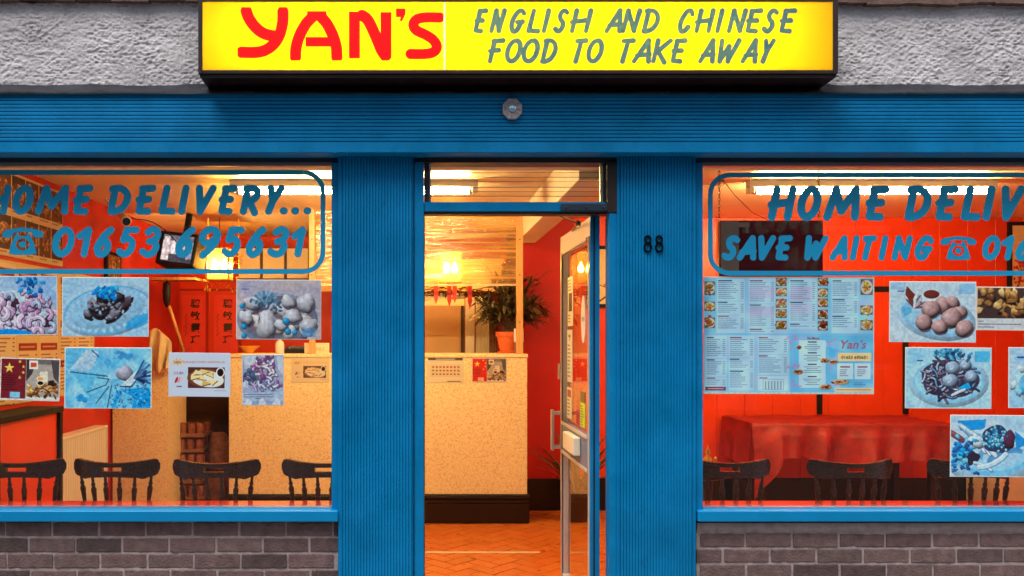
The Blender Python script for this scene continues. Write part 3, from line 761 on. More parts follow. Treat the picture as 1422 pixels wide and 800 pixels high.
# ---- door leaf, swung inwards almost square to the shopfront
DX0, DX1 = PX(820, .06)-.0, PX(832.5, .06)
DY0, DY1 = .06, .935
DT = PZ(299.5, .06)
door = part('door', (lambda m_: (m_.box(DX0, DX1, DY1-.05, DY1, .03, DT), m_.box(DX0, DX1, DY0+.012, DY0+.0295, .03, DT),
      m_.box(DX0+.001, DX1-.001, DY0+.03, DY1-.05, DT-.095, DT-.002), m_.box(DX0+.001, DX1-.001, DY0+.03, DY1-.05, .03, .07), m_)[-1])(MB()), M['white_alu'], bevel=.002, label='white metal glazed door swung open inwards')
def dpart(nm, mb, m, **k):
    o = obj(nm, shift(mb, ox, 0, 0), m, **k); o.parent = door; return o
mb = MB(); mb.box(DX0-.001, DX0+.014, DY0, DY0+.011, .03, DT+.001); mb.box(DX0+.024, DX1+.001, DY0, DY0+.011, .03, DT+.001); dpart('blue_edge', mb, M['blue'], bevel=.001)
mb = MB(); mb.box(DX0+.0145, DX0+.0235, DY0+.004, DY0+.0115, .03, DT); dpart('weather_seal', mb, M['black_rubber'])
mb = MB(); mb.box(DX0-.002, DX1-.004, DY0+.03, DY1-.05, PZ(657,.06), PZ(609.7,.06)); dpart('mid_rail', mb, M['grey_blue'], bevel=.002)
mb = MB()
for zz in (PZ(657,.06), PZ(609.7,.06)): mb.box(DX0-.008, DX0-.0025, DY0+.06, DY1-.06, zz-.009, zz+.009)
for yy in (DY0+.03, DY1-.05): mb.box(DX0-.006, DX0-.001, yy-.008, yy+.008,   .07, DT-.095)
mb.box(DX0-.006, DX0-.001, DY0+.083, DY1-.083, DT-.112, DT-.096)
dpart('glazing_bead', mb, M['white_alu'], bevel=.001)
mb = MB()
mb.box(DX0+.003, DX0+.006, DY1-.0565, DY1-.0505,   .07, DT-.1)
mb.box(DX0-.004, DX0-.0015, DY0+.09, DY1-.09, DT-.121, DT-.1125)
dpart('glazing_gasket', mb, M['black_rubber'])
for z0, z1 in ((.07, PZ(657,.06)), (PZ(609.7,.06), DT-.095)):
    xg = (DX0+DX1)/2; mb = MB(); mb.quad((xg, DY0+.03, z0), (xg, DY1-.05, z0), (xg, DY1-.05, z1), (xg, DY0+.03, z1)); dpart('door_pane', mb, M['doorglass'])
mb = MB(); mb.box(DX0-.04, DX0-.003, .30, .62, .84, .935); dpart('letter_plate', mb, M['cream'], bevel=.006, seg=3)
mb = MB(); mb.box(DX0-.062, DX0-.046, DY1-.055, DY1-.02, .79, 1.03); mb.box(DX0-.047, DX0, DY1-.05, DY1-.025, .80, .82); mb.box(DX0-.047, DX0, DY1-.05, DY1-.025, 1.0, 1.02); dpart('pull_handle', mb, M['white_alu'], bevel=.003)
mb = MB(); mb.tube([(DX0-.012, DY1-.04, 1.25), (DX0+.001, DY1-.04, 1.25)], .018, 12); mb.box(DX0-.02, DX0-.01, DY1-.05, DY1-.03, 1.21, 1.30); dpart('door_lock', mb, M['silver'])
mb = MB(); mb.tube([(DX0-.14, .10, DT+.004), (DX0-.03, .22, DT-.015)], .005, 6); mb.tube([(DX0-.03, .22, DT-.015), (DX0, .55, DT-.01)], .005, 6); mb.lathe([(.012,-.012),(.014,0),(.012,.012)], (DX0-.03, .22, DT-.015)); dpart('door_closer', mb, M['chain'])
# notices stuck on the glass of the door
def door_notice(y0, y1, z0, z1, lab, bgc, fn, nm='door_notice', cat='notice'):
    w_ = (y1-y0)*1000; h_ = (z1-z0)*1000; cv = Cv(w_, h_, bgc, .25, 3); fn(cv, w_, h_)
    xx = (DX0+DX1)/2-.002
    o = sheet(nm, cv, lambda u, v: (xx, y1-(y1-y0)*u, z1-(z1-z0)*v), M['laminate'], label=lab); tag(o, lab, cat)
    md = o.modifiers.new('s', 'SOLIDIFY'); md.thickness = .0008; md.offset = 0
def n1(cv, w_, h_):
    cv.rect(w_*.2, h_*.33, w_*.85, h_*.7, (70,55,50)); cv.lines(20, 20, w_-20, h_*.28, 18, (90,60,60), 6, price=False); cv.lines(20, h_*.78, w_-20, h_-15, 18, (160,60,60), 6, price=False)
def n2(cv, w_, h_): cv.line([(w_*.3,h_*.12),(w_*.6,h_*.12),(w_*.45,h_*.2)], 12, (60,50,60)); cv.lines(20, h_*.3, w_-20, h_-15, 22, (120,110,120), 7, price=False)
def n3(cv, w_, h_): cv.rect(20, h_*.08, w_-20, h_*.3, (150,60,50)); cv.lines(15, h_*.4, w_-15, h_-15, 20, (120,110,110), 6, price=False)
def n4(cv, w_, h_): cv.rect(0, 0, w_, h_*.3, (60,60,50)); cv.lines(8, h_*.4, w_-8, h_-10, 14, (60,90,20), 6, price=False)
door_notice(.64, .80, 1.52, 1.80, 'narrow white notice with a dark picture, uppermost on the door glass', (235,225,205), n1)
door_notice(.66, .82, 1.20, 1.50, 'narrow white notice of small print in the middle of the door glass', (235,228,215), n2)
door_notice(.68, .83, .99, 1.17, 'small white notice with a red heading low on the door glass', (235,225,205), n3)
door_notice(.30, .42, .98, 1.17, 'yellow green sticker with a dark top at the foot of the upper door glass', (170,200,40), n4, 'door_sticker', 'sticker')
mb = MB(); n = 22; xx = (DX0+DX1)/2-.003
mb.add([(xx, .33+.055*math.cos(2*PI*i/n), 1.55+.125*math.sin(2*PI*i/n)) for i in range(n)]+[(xx-.003, .33+.055*math.cos(2*PI*i/n), 1.55+.125*math.sin(2*PI*i/n)) for i in range(n)], [tuple(range(n)), tuple(range(2*n-1, n-1, -1))]+[(i, (i+1) % n, n+(i+1) % n, n+i) for i in range(n)])
tg = obj('door_tag', mb, M['paper']); tag(tg, 'oval white tag hanging on the open glass door', 'tag')
mb = MB(); g_ = lambda x, y, t: (xx-.0035-t, .33-(x), 1.55-y)
text_mesh(mb, 'OPEN', 0, -.0, .022, g_, width=.075); o = obj('lettering', mb, M['ink'], parent=tg)

# ================================================================== SIGN BOX
SY0, SY1 = -.235, -.045
sx0, sx1 = PX(275, SY0), PX(1164.5, SY0); sz0, sz1 = PZ(102, SY0), PZ(-6, SY0)
sign = thing('illuminated_sign', 'long yellow lit sign box with red and blue lettering above the blue fascia', 'shop sign', ((sx0+sx1)/2, SY1, sz0))
def spart(nm, mb, m, **k):
    return obj(nm, shift(mb, -sign.location.x, -SY1, -sz0), m, parent=sign, **k)
fx0, fx1, fz0, fz1 = PX(281, SY0), PX(1157, SY0), PZ(97, SY0), PZ(2.2, SY0)
mb = MB()
mb.box(sx0, fx0, SY0, SY1+.06, sz0, sz1); mb.box(fx1, sx1, SY0, SY1+.06, sz0, sz1)
mb.box(fx0, fx1, SY0, SY0+.014, sz0, fz0); mb.box(fx0, fx1, SY0, SY0+.014, fz1, sz1)
mb.box(fx0, fx1, SY0+.0141, SY1, sz0+.001, sz0+.006)
# chamfered drip moulding under the box
zc = sz0-.0
mb.prism([(SY0+.008, zc-.0005), (SY0+.014, zc-.014), (SY0+.09, zc-.018), (SY1, zc-.02), (SY1, zc-.0005)], lambda u, v, t: (t, u, v), sx0+.004, sx1-.004)
spart('sign_frame', mb, M['frame_dark'], bevel=.003)
mb = MB()
mb.box(fx0+.001, fx1-.001, SY1-.012, SY1-.002, fz0-.001, sz1-.002)
mb.box(fx0+.001, fx1-.001, SY0+.02, SY1-.013, fz0-.012, fz0-.002)
mb.box(fx0+.001, fx1-.001, SY0+.02, SY1-.013, sz1-.012, sz1-.002)
spart('sign_lining', mb, M['signshell'])
xs = PX(616.2, SY0); xs2 = PX(618.2, SY0)
M['yellow'] = translucent('yellow_acrylic', (.92,.67,.022), .75, .25)
for a_, b_ in ((fx0, xs), (xs2, fx1)):
    mb = MB(); mb.box(a_, b_, SY0+.003, SY0+.006, fz0, fz1); spart('sign_face', mb, M['yellow'])
mb = MB(); mb.box(xs, xs2, SY0+.004, SY0+.0055, fz0, fz1); spart('joint_strip', mb, translucent('white_acrylic', (.9,.9,.86), .8))
M['signtube'] = emit('sign_tube', (1,.96,.85), 72)
for a_, b_ in ((fx0+.07, xs-.02), (xs-.06, xs+.86), (xs+.9, fx1-.2)):
    mb = MB(); zz = (fz0+fz1)/2+.02; mb.tube([(a_, SY1-.07, zz), (b_, SY1-.07, zz)], .013, 10); spart('tube', mb, M['signtube'], smooth=True)
f2 = FY(SY0+.0024)
def zp(pts): return [(240+x/2.9625, y/2.9625) for x, y in pts]
mb = MB()
SEG = []
def thick(pts, hw, st, smooth_=True):
    P = zp(pts); P = spline(P, 8) if smooth_ else P
    SEG.append((P, hw))
def flat_field(SEG, x0, x1, y0, y1, res=.4):
    """union of flat-ended ribbons as a distance field"""
    nx = int((x1-x0)/res)+1; ny = int((y1-y0)/res)+1; X = x0+np.arange(nx)[None, :]*res; Y = y0+np.arange(ny)[:, None]*res; D = np.full((ny, nx), 1e9)
    for P, hw in SEG:
        n = len(P)-1; Dr = np.full((ny, nx), 1e9); m = 1e9
        for i in range(n):
            a, b = P[i], P[i+1]; dx, dy = b[0]-a[0], b[1]-a[1]; L = math.hypot(dx, dy)+1e-12
            t = ((X-a[0])*dx+(Y-a[1])*dy)/(L*L); tc = np.clip(t, 0, 1); d_ = np.hypot(X-a[0]-tc*dx, Y-a[1]-tc*dy)-hw
            if i == 0: d_ = np.maximum(d_, -t*L)
            if i == n-1: d_ = np.maximum(d_, (t-1)*L)
            Dr = np.minimum(Dr, d_)
        D = np.minimum(D, Dr)
    return D, x0, y0, res
thick([(301,43),(313,75),(338,110),(375,138),(425,150)], 7.9, 0)
thick([(453,44),(452,90),(440,140),(418,178),(385,204),(345,215),(278,215)], 7.8, 1)
thick([(505,238),(507,195),(522,145),(548,98),(574,70)], 7.8, 0)
thick([(675,239),(672,190),(656,140),(634,98),(610,70)], 7.8, 1)
thick([(552,64),(632,64)], 6.0, 2, False); thick([(546,172),(662,172)], 6.6, 3, False)
thick([(747,240),(747,48)], 7.6, 0, False); thick([(776,62),(803,84),(835,150),(858,205),(876,232)], 7.9, 1); thick([(877,50),(877,240)], 7.6, 2, False)
thick([(1103,72),(1035,72),(1000,82),(990,105),(1004,126),(1040,143),(1072,165),(1086,192),(1072,214),(1035,222),(973,222)], 7.1, 0)
D_, a0_, b0_, r0_ = flat_field(SEG, 330, 616, 10, 84); fill_field(mb, D_, a0_, b0_, r0_, f2)
P = zp([(918,35),(957,35),(957,58),(943,88),(933,86),(938,70),(918,70)]); mb.add([f2(x, y, 0) for x, y in P], [tuple(range(7))])
spart('red_lettering', mb, filtermat('red_vinyl', (1,.0,.0), (.95,.0,.003), .45))
mb = MB()
write(mb, [('E',657,678),('N',679,704),('G',707,731),('L',731,750),('I',752,768),('S',768,791),('H',791,824),('A',839,865),('N',862,892),('D',891,917),('C',941,965),('H',964,994),('I',993,1010),('N',1009,1039),('E',1035,1060),('S',1058,1082),('E',1082,1107)], 11.5, 46.5, 3.35, .24, f2, taper=(.9,1.1), res=.45)
write(mb, [('F',677,702),('O',701,726),('O',724,750),('D',750,775),('T',796,817),('O',814,839),('T',861,883),('A',877,905),('K',904,935),('E',931,955),('A',969,994),('W',996,1030),('A',1028,1053),('Y',1056,1078)], 53, 88.5, 3.35, .24, f2, taper=(.9,1.1), res=.45)
spart('blue_lettering', mb, filtermat('teal_vinyl', (.2,.5,.4), (.04,.17,.22), .06))

# ---- mirror charm and house numbers
M['number_black'] = mat('matt_black_number', (.004,.004,.004), .9, spec=.05)
mi = thing('mirror_charm', 'small octagonal carved stone charm with round mirror on the reeded fascia', 'wall charm', (PX(711.5, -.14), -.127, PZ(151, -.14)))
mb = MB(); Z = mi.location
oc = [(.049*math.cos(PI/8+k*PI/4), .052*math.sin(PI/8+k*PI/4)) for k in range(8)]
mb.prism(oc, lambda u, v, t: (u, -t, v), 0, .014)
obj('carved_plate', mb, M['stone'], parent=mi, bevel=.004, seg=2)
mb = MB(); ring = []
for k in range(8):
    a = PI/4*k; mb.box(-.008, .008, -.0165, -.0145, -.0015, .0015, Matrix.Rotation(a, 4, 'Y') @ Matrix.Translation((.031, 0, .003*(k % 2))))
    mb.box(-.006, .006, -.0163, -.0145, -.001, .001, Matrix.Rotation(a, 4, 'Y') @ Matrix.Translation((.032, 0, -.006)))
obj('trigrams', mb, M['stone'], parent=mi)
mb = MB(); mb.lathe([(.016,.0142),(.016,.019),(.012,.021),(0,.0215)], (0,0,0), (0,-1,0), 20); obj('round_mirror', mb, M['mirror'], parent=mi, smooth=False)
mb = MB(); mb.box(-.004, .002, -.006, .0, .05, .075); obj('hook', mb, M['darkwood'], parent=mi)
for k, (pc, lab) in enumerate(((899.8, 'dark raised figure eight on the pilaster, the one nearer the door'), (915.6, 'dark raised figure eight on the pilaster, nearer the right window'))):
    mb = MB(); Y = -.052
    for cy, r_, rz_ in ((.0195, .0138, .0165), (-.0185, .0162, .0205)):
        P = [(r_*math.cos(t), 0, cy+rz_*math.sin(t)) for t in [2*PI*i/20 for i in range(21)]]
        mb.tube([(x_, .001, z_) for x_, _, z_ in P], .0045, 8, caps=False)
    o = obj('house_number', mb, M['number_black']); o.location = (PX(pc, Y), Y+.0005, PZ(338, Y)); tag(o, lab, 'house number', 'house number figures')
#=PART3=
# ================================================================== POSTERS ON THE GLASS
PK = 1.7
GW = 'food posters taped inside the shop windows'
def fp(name, cv, x0, y0, x1, y1, lab, cat='poster', tilt=0, Y=.0435, m=None):
    o = poster_on_glass(name, cv, x0, y0, x1, y1, Y, m or M['laminate'], tilt)
    return tag(o, lab, cat, GW if cat == 'poster' else None)
def border(cv, c=(225,230,238)):
    cv.rect(0, 0, cv.w, 1.2, c); cv.rect(0, cv.h-1.2, cv.w, cv.h, c); cv.rect(0, 0, 1.2, cv.h, c); cv.rect(cv.w-1.2, 0, cv.w, cv.h, c)
# --- fried rings / shrimp
cv = Cv(122, 83, (178,196,222), PK, 21); cv.tone(.5, 18, (140,170,215))
cv.ell(62, 60, 62, 40, (205,212,230), shade=.3)
for i in range(26): cv.ell(cv.r.uniform(2,118), cv.r.uniform(30,80), cv.r.uniform(5,10), cv.r.uniform(4,8), cv.r.choice([(86,60,78),(70,52,66),(105,72,86)]), wob=.3)
for i in range(62):
    x, y = cv.r.uniform(-2,122), cv.r.uniform(24,80)
    if y < 24+abs(x-66)*.28: y += 14
    cv.worm(x, y, cv.r.uniform(14,24), cv.r.uniform(0,6.28), cv.r.uniform(2,4.5)*cv.r.choice([-1,1]), cv.r.uniform(4.5,7), cv.r.choice([(190,160,188),(178,146,176),(205,190,212),(196,172,196),(170,180,205)]), (78,58,78))
for i in range(26): cv.ell(82+cv.r.gauss(0,8), 14+cv.r.gauss(0,6), 3.5, 2.6, cv.r.choice([(30,120,185),(40,150,205),(20,95,150)]), rot=cv.r.uniform(0,180), wob=.5, shade=.4)
cv.poly([(0,76),(60,74),(90,79),(80,83),(0,83)], (30,140,200)); cv.grain(.1); border(cv)
fp('food_poster', cv, -42, 383.5, 79.5, 465.5, 'faded print of curled lilac shrimp with blue garnish at the far left', tilt=-.4)
# --- ribs
cv = Cv(122, 84, (176,200,226), PK, 22); cv.tone(.35, 22, (200,210,228)); cv.tone(.3, 9, (150,190,222), 3)
cv.ell(64, 46, 66, 37, (188,204,224), rot=-10, shade=.25); cv.ell(64, 46, 62, 33, (118,176,216), rot=-10); cv.ell(64, 45, 58, 30, (164,196,222), rot=-10, shade=.15)
for i in range(34):
    a = i/34*6.28; cv.ell(64+56*math.cos(a), 47+27*math.sin(a)-9*math.cos(a), 5, 3.6, (150,182,214), rot=i*30, a=.6, wob=.3); cv.ell(64+56*math.cos(a), 47+27*math.sin(a)-9*math.cos(a), 3.6, 2.5, (178,202,226), rot=i*30)
cv.ell(108, 62, 20, 8, (50,150,205), rot=-25, a=.6)
for x, y, rx, ry, ro in ((52,48,16,9,20),(62,38,17,10,-20),(76,44,20,7,-50),(86,40,19,6,-55),(44,40,12,8,60),(70,55,12,6,-30),(60,28,12,8,10),(78,27,10,7,0),(36,52,8,6,40)):
    cv.ell(x+1.5, y+2.5, rx, ry, (52,44,52), rot=ro, wob=.2)
    cv.ell(x, y, rx, ry*.85, cv.r.choice([(96,84,92),(78,66,74),(118,112,124)]), rot=ro, wob=.25, shade=.8, hi=.45)
for i in range(60): cv.ell(cv.r.gauss(62,16), cv.r.gauss(42,9), cv.r.uniform(1.2,3), cv.r.uniform(.9,2), cv.r.choice([(45,36,44),(150,160,178),(70,58,66),(175,184,200)]), rot=cv.r.uniform(0,180))
for i in range(30): cv.ell(62+cv.r.gauss(0,9), 22+cv.r.gauss(0,4.5), 4, 3, cv.r.choice([(20,130,200),(40,155,215),(15,100,165),(90,175,215)]), rot=cv.r.uniform(0,180), wob=.5, shade=.4)
cv.grain(.08); border(cv)
fp('food_poster', cv, 86, 385, 206.5, 467.5, 'faded print of dark ribs on an oval plate under blue garnish, in the left window', tilt=.3)
# --- salt and pepper chicken
cv = Cv(118, 82, (186,176,190), PK, 23); cv.tone(.5, 25, (205,186,180)); cv.rect(4,3,23,19,(180,172,196)); cv.line([(8,13),(17,13)],1.8,(120,120,140))
cv.ell(57, 54, 56, 36, (150,158,178), shade=.3); cv.ell(57, 53, 52, 31, (120,120,140)); cv.ell(57, 50, 48, 27, (128,110,120))
for i in range(30): cv.ell(cv.r.uniform(15,100), cv.r.uniform(32,74), cv.r.uniform(6,11), cv.r.uniform(5,8), cv.r.choice([(182,176,188),(196,184,188),(168,172,188),(206,196,198)]), rot=cv.r.uniform(0,180), wob=.3, shade=.6, hi=.3)
for x, y, rx, ry, ro in ((42,62,12,22,0),(96,32,13,12,0),(24,32,14,9,10),(66,42,8,12,-30),(78,50,13,9,20),(100,62,12,9,0),(62,62,10,7,10),(14,52,12,8,60),(72,30,10,9,0)):
    cv.ell(x+1, y+2, rx, ry, (88,80,96), rot=ro, wob=.15, a=.8); cv.ell(x, y, rx, ry, (196,190,200), rot=ro, wob=.25, shade=.6, hi=.35)
for k in range(8):
    a = 3.4+k*.36; cv.poly([(40,34),(40+20*math.cos(a),34+20*math.sin(a)),(40+19*math.cos(a+.22),34+19*math.sin(a+.22))], (98,140,168) if k % 2 else (120,166,190))
for i in range(22): cv.ell(44+cv.r.gauss(0,10), 34+cv.r.gauss(0,4), 3.2, 1.6, (84,108,128), rot=cv.r.uniform(0,180), shade=.3)
for x, y, r_ in ((69,57,5),(72,71,4.6),(81,72,3.6),(11,64,4),(11,77,4),(8,36,3.5)): cv.ell(x, y, r_, r_, (50,140,180), shade=.5, hi=.4)
cv.rect(92,66,110,78,(110,150,188),.7); cv.grain(.08); border(cv, (215,208,212))
fp('food_poster', cv, 328, 388.5, 446, 471.5, 'greyish print of pale chicken lumps in a bowl, right of the calligraphy banners', tilt=.2)
# --- toast triangles
cv = Cv(122, 85, (140,190,222), PK, 24); cv.tone(.7, 20, (178,208,230)); cv.tone(.5, 12, (96,170,212), 4)
cv.poly([(4,34),(30,4),(48,6),(38,30)], (196,206,220)); cv.poly([(10,30),(38,5),(44,18),(26,38)], (176,196,216)); cv.line([(38,4),(48,13)],1.6,(60,90,120))
cv.poly([(6,30),(60,38),(32,62)], (122,184,218)); cv.poly([(36,66),(60,56),(64,44),(44,40)], (150,198,224))
for P in (((8,34),(32,37)),((34,37),(60,40)),((32,62),(58,52),(62,44)),((66,52),(60,84)),((62,54),(44,78)),((80,58),(88,76)),((46,42),(62,44))): cv.line(list(P), 1.5, (52,72,98), .85)
cv.poly([(66,84),(72,60),(120,54),(120,84)], (34,150,205)); cv.poly([(70,84),(80,60),(98,70),(94,84)], (120,180,214))
for i in range(150): cv.ell(cv.r.uniform(64,120), cv.r.uniform(50,84), cv.r.uniform(.7,2), cv.r.uniform(.5,1.3), cv.r.choice([(50,84,120),(170,200,220),(60,110,150)]), rot=cv.r.uniform(0,180), a=.8)
cv.ell(84, 36, 12, 10, (176,170,188), shade=.6, hi=.3, wob=.1); cv.poly([(78,54),(104,28),(104,40),(92,54)], (204,212,224)); cv.line([(78,54),(94,54),(104,40)],1.6,(40,56,84))
for i in range(26):
    a = cv.r.uniform(-1.1,.9); L = cv.r.uniform(10,26); cv.line([(98,42),(98+L*math.cos(a),38+L*math.sin(a))], 2.6, cv.r.choice([(40,54,84),(60,82,120),(110,140,175),(30,44,70)]), .85)
for i in range(14): cv.ell(86+cv.r.gauss(0,5), 12+cv.r.gauss(0,4), 3.5, 2.6, (86,150,196), a=.7, wob=.4)
cv.ell(60,20,5,4,(70,150,200),a=.5); cv.ell(24,71,8,5,(30,130,185),a=.7,wob=.4)
cv.grain(.10); border(cv)
fp('food_poster', cv, 89.5, 482.5, 210.5, 567.5, 'pale blue print of folded toast triangles with an onion, lower row beside the apron', tilt=.3)
# --- flag flyer
def flag_flyer(bgc, red, star):
    cv = Cv(83, 59, (222,214,212), 2.2, 25); cv.rect(1.5,1.5,35.5,56,red)
    def st(cx, cy, r_):
        P = []
        for k in range(10):
            a = -PI/2+k*PI/5; q = r_ if k % 2 == 0 else r_*.4; P.append((cx+q*math.cos(a), cy+q*math.sin(a)))
        cv.poly(P, star)
    st(12.5, 14, 7.5)
    for x, y in ((27,5),(32,12),(32,20),(27,27)): st(x, y, 2.6)
    cv.lines(3, 24, 33, 46, 3.3, tuple(int(c*.3) for c in red), 1, price=False)
    cv.rect(14,47,28,55,(150,195,225) if red[0] < 200 else (235,190,150)); cv.rect(36,1.5,81.5,53,(120,112,116))
    cv.poly([(36,30),(52,8),(72,8),(81,26),(81,53),(36,53)], (176,164,160)); cv.poly([(36,2),(50,2),(44,22),(36,32)], (80,68,70))
    cv.rect(55,18,66,33,(226,214,204)); cv.rect(40,3,52,15,(235,232,226)); cv.rect(42,6,50,12,(190,90,60)); cv.poly([(70,2),(81,4),(81,34),(74,26)], (90,80,84))
    for x, y, c in ((56,28,(225,170,90)),(56,34,(38,20,22))): cv.ell(x, y, 5.4, 3.6, (238,236,232)); cv.ell(x, y, 4.2, 2.6, c)
    for i in range(46): cv.ell(cv.r.uniform(39,80), cv.r.uniform(36,52), cv.r.uniform(2,5), cv.r.uniform(1.2,2.6), cv.r.choice([(214,170,112),(190,140,84),(120,80,60),(228,196,150),(150,100,70)]), rot=cv.r.uniform(-60,60), shade=.5, wob=.2)
    cv.ell(72,34,6,4,(60,44,42),wob=.3); cv.grain(.07); return cv
fp('flag_flyer', flag_flyer(0, (120,52,62), (245,205,120)), 0, 497.5, 83, 556.5, 'small maroon flyer with gold stars and boxed meal photo, taped in the left window', 'flyer', tilt=1.6)
# --- samosa sheets
def samosa(bgc, k=2.0, dim=1):
    cv = Cv(86, 61, bgc, k, 26)
    cv.rect(27,20,78,49,(92,58,52)); cv.ell(52,35,26,13,(120,80,66)); cv.ell(54,36,23,11.5,(226,222,220), rot=8); 
    for x, y, ro in ((40,28,20),(50,26,-10),(46,35,30),(58,30,60),(52,42,5),(62,40,-30),(36,34,0)):
        q = 8; P = [(x+q*math.cos(R(ro+a)), y+q*.62*math.sin(R(ro+a))) for a in (0,130,235)]; cv.poly([(a_+.8,b_+1.2) for a_, b_ in P], (120,80,50)); cv.poly(P, cv.r.choice([(228,200,150),(212,178,122),(236,212,170)]))
    cv.ell(72,27,6,7,(235,232,230)); cv.ell(72,27,4.4,5.4,(44,20,24))
    for a in range(9): cv.poly([(13,13),(13+9*math.cos(a*.7),13+5*math.sin(a*.7)),(13+9*math.cos(a*.7+.4),13+5*math.sin(a*.7+.4))],(245,190,90))
    for i in range(3): cv.ell(11+i*3.4, 38, 1.6, 4.5, [(170,40,50),(205,170,180),(215,195,200)][i], rot=24)
    cv.line([(12,47),(18,47)],1.4,(90,80,96)); cv.line([(64,52.5),(80,52.5)],1,(170,172,190)); return cv
o = fp('samosa_sheet', samosa((206,208,224)), 234, 490, 320, 551, 'white printed sheet advertising curry samosas, below the calligraphy banners', 'price sheet', tilt=.6)
ff = FY(.0425); mb = MB(); text_mesh(mb, 'CHICKEN CURRY SAMOSAS (6)', 283, 503, 3.4, ff, width=58); a_ = obj('lettering', mb, M['gold_ink'], parent=o)
mb = MB(); text_mesh(mb, 'NEW', 247, 503, 3.6, ff, shear=.2, width=11, off=.02); text_mesh(mb, '£3.80', 248, 518, 3.4, ff, width=13); obj('lettering', mb, M['pink_ink'], parent=o)
# --- lilac portrait
cv = Cv(58, 71, (168,170,194), PK*1.2, 27); cv.poly([(0,52),(58,50),(58,71),(0,71)], (150,165,195))
for P in ([(2,2),(20,2),(16,22),(4,20)],[(26,0),(44,0),(36,10),(28,8)],[(48,2),(58,4),(58,30),(50,20)],[(0,26),(12,30),(8,46),(0,44)]): cv.poly(P, (198,200,212))
for i in range(60):
    cv.worm(30+cv.r.gauss(0,11), 22+cv.r.gauss(0,11), cv.r.uniform(5,12), cv.r.uniform(0,6), cv.r.uniform(-2,2), 2.6, cv.r.choice([(142,98,138),(168,120,156),(196,166,190),(120,84,120),(214,206,216)]), (92,76,100))
for i in range(22): cv.ell(12+cv.r.gauss(0,5), 30+cv.r.gauss(0,5), 3.4, 2.6, cv.r.choice([(88,98,124),(108,120,146),(70,80,104)]), rot=cv.r.uniform(0,180), shade=.4)
for i in range(16): cv.worm(34+cv.r.gauss(0,10), 42+cv.r.gauss(0,4), 9, cv.r.uniform(0,6), 1, 2.4, cv.r.choice([(196,200,216),(110,128,160),(176,156,188)]), (92,92,118))
cv.poly([(0,53),(58,51),(58,64),(0,64)], (178,186,206)); cv.lines(3,55.5,55,60,3.2,(92,86,120),1.1,price=False); cv.lines(18,61,42,62,3,(80,74,110),1.1,price=False)
for x in (8,28,48): cv.ell(x, 68, 6, 6, (206,206,216), wob=.3)
cv.grain(.08); border(cv, (196,200,214))
fp('food_poster', cv, 336, 492.5, 394, 563, 'narrow upright lilac print of noodles taped in front of the counter, left window', tilt=-.4)
# --- big menu sheet
MWD, MHT = 236, 163
cv = Cv(MWD, MHT, (150,196,224), 2.0, 28); cv.tone(.5, 30, (178,206,228)); cv.tone(.35, 18, (206,190,214), 6)
def panel(x0, y0, x1, y1, pitch=2.7, col=(92,112,140), pc=(186,208,226), hl=True, pinks=()):
    cv.rect(x0, y0, x1, y1, pc); y = y0+2.5
    while y < y1-4:
        n = cv.r.randint(4, 10)
        yb = min(y+2.6+n*pitch, y1-1.5)
        if hl: cv.line([(x0+2, y), (x0+2+(x1-x0)*cv.r.uniform(.25,.5), y)], 1.5, cv.r.choice([(60,70,100),(130,70,100)]))
        cv.lines(x0+2, y+2.7, x1-2, yb, pitch, col, .95); y = yb+3.2
        if y < y1-4: cv.rect(x0, y-2.2, x1, y-1.5, (150,190,220))
def dish(x, y, w_, h_):
    cv.rect(x-w_/2, y-h_/2, x+w_/2, y+h_/2, (120,96,86)); cv.ell(x, y, w_*.48, h_*.45, (206,196,190)); 
    base = cv.r.choice([(150,92,50),(176,120,66),(120,66,44),(196,150,96)])
    for i in range(26): cv.ell(x+cv.r.gauss(0,w_*.17), y+cv.r.gauss(0,h_*.17), cv.r.uniform(1.2,2.6), cv.r.uniform(.9,1.8), tuple(min(255, max(0, c+cv.r.randint(-40,40))) for c in base), rot=cv.r.uniform(0,180), shade=.5)
cv.rect(0,0,17,78,(140,190,222)); 
for y, h_ in ((16,19),(41,13),(64,15)): dish(8.5, y, 15, h_)
panel(18.5, 3, 57, 78); panel(62.5, 3, 99, 78, 2.8)
cv.rect(63,14,98,30,(206,176,208),.4); cv.rect(63,42,98,56,(206,176,208),.4)
for y in (7,21,37,51,67): dish(107.5, y, 15, 12)
panel(118.5, 3, 156, 72, 2.7); cv.rect(119,14,150,34,(206,176,208),.4); cv.rect(119,38,150,52,(206,176,208),.35)
for y, h_ in ((7,11),(22,12),(36,12),(52,13),(68,13)): dish(165, y, 14, h_)
panel(177, 3, 214, 78, 2.9)
for y, h_ in ((14,22),(46,13),(67,14)): dish(225.5, y, 17, h_)
cv.rect(0, 79, MWD, 80.3, (130,180,216))
panel(3, 82, 32, 152, 2.8); cv.rect(3, 153, 31, 158, (120,40,60)); cv.line([(6,155.5),(28,155.5)], 1, (220,190,200))
panel(35, 82, 70, 158, 2.7); panel(75, 82, 117, 136, 2.8); cv.rect(75,138,117,158,(196,214,228)); cv.line([(78,140.5),(88,140.5)],1.3,(120,50,70))
cv.rect(82,142,111,157,(150,170,190)); cv.rect(83,143,110,156,(200,216,228))
for i in range(24): cv.ell(86+(i % 6)*4.2, 146+(i//6)*2.8, 1.2, 1.1, (110,130,152))
cv.rect(119.5, 81, MWD, MHT, (128,184,218)); cv.tone(.15, 12, (200,214,232), 12)
for i in range(16): cv.ell(cv.r.uniform(122,234), cv.r.uniform(84,158), cv.r.uniform(6,14), cv.r.uniform(4,8), cv.r.choice([(190,206,228),(96,172,214),(206,190,214)]), a=.45, wob=.4, soft=4)
cv.rect(132,88,169,154,(196,216,232)); 
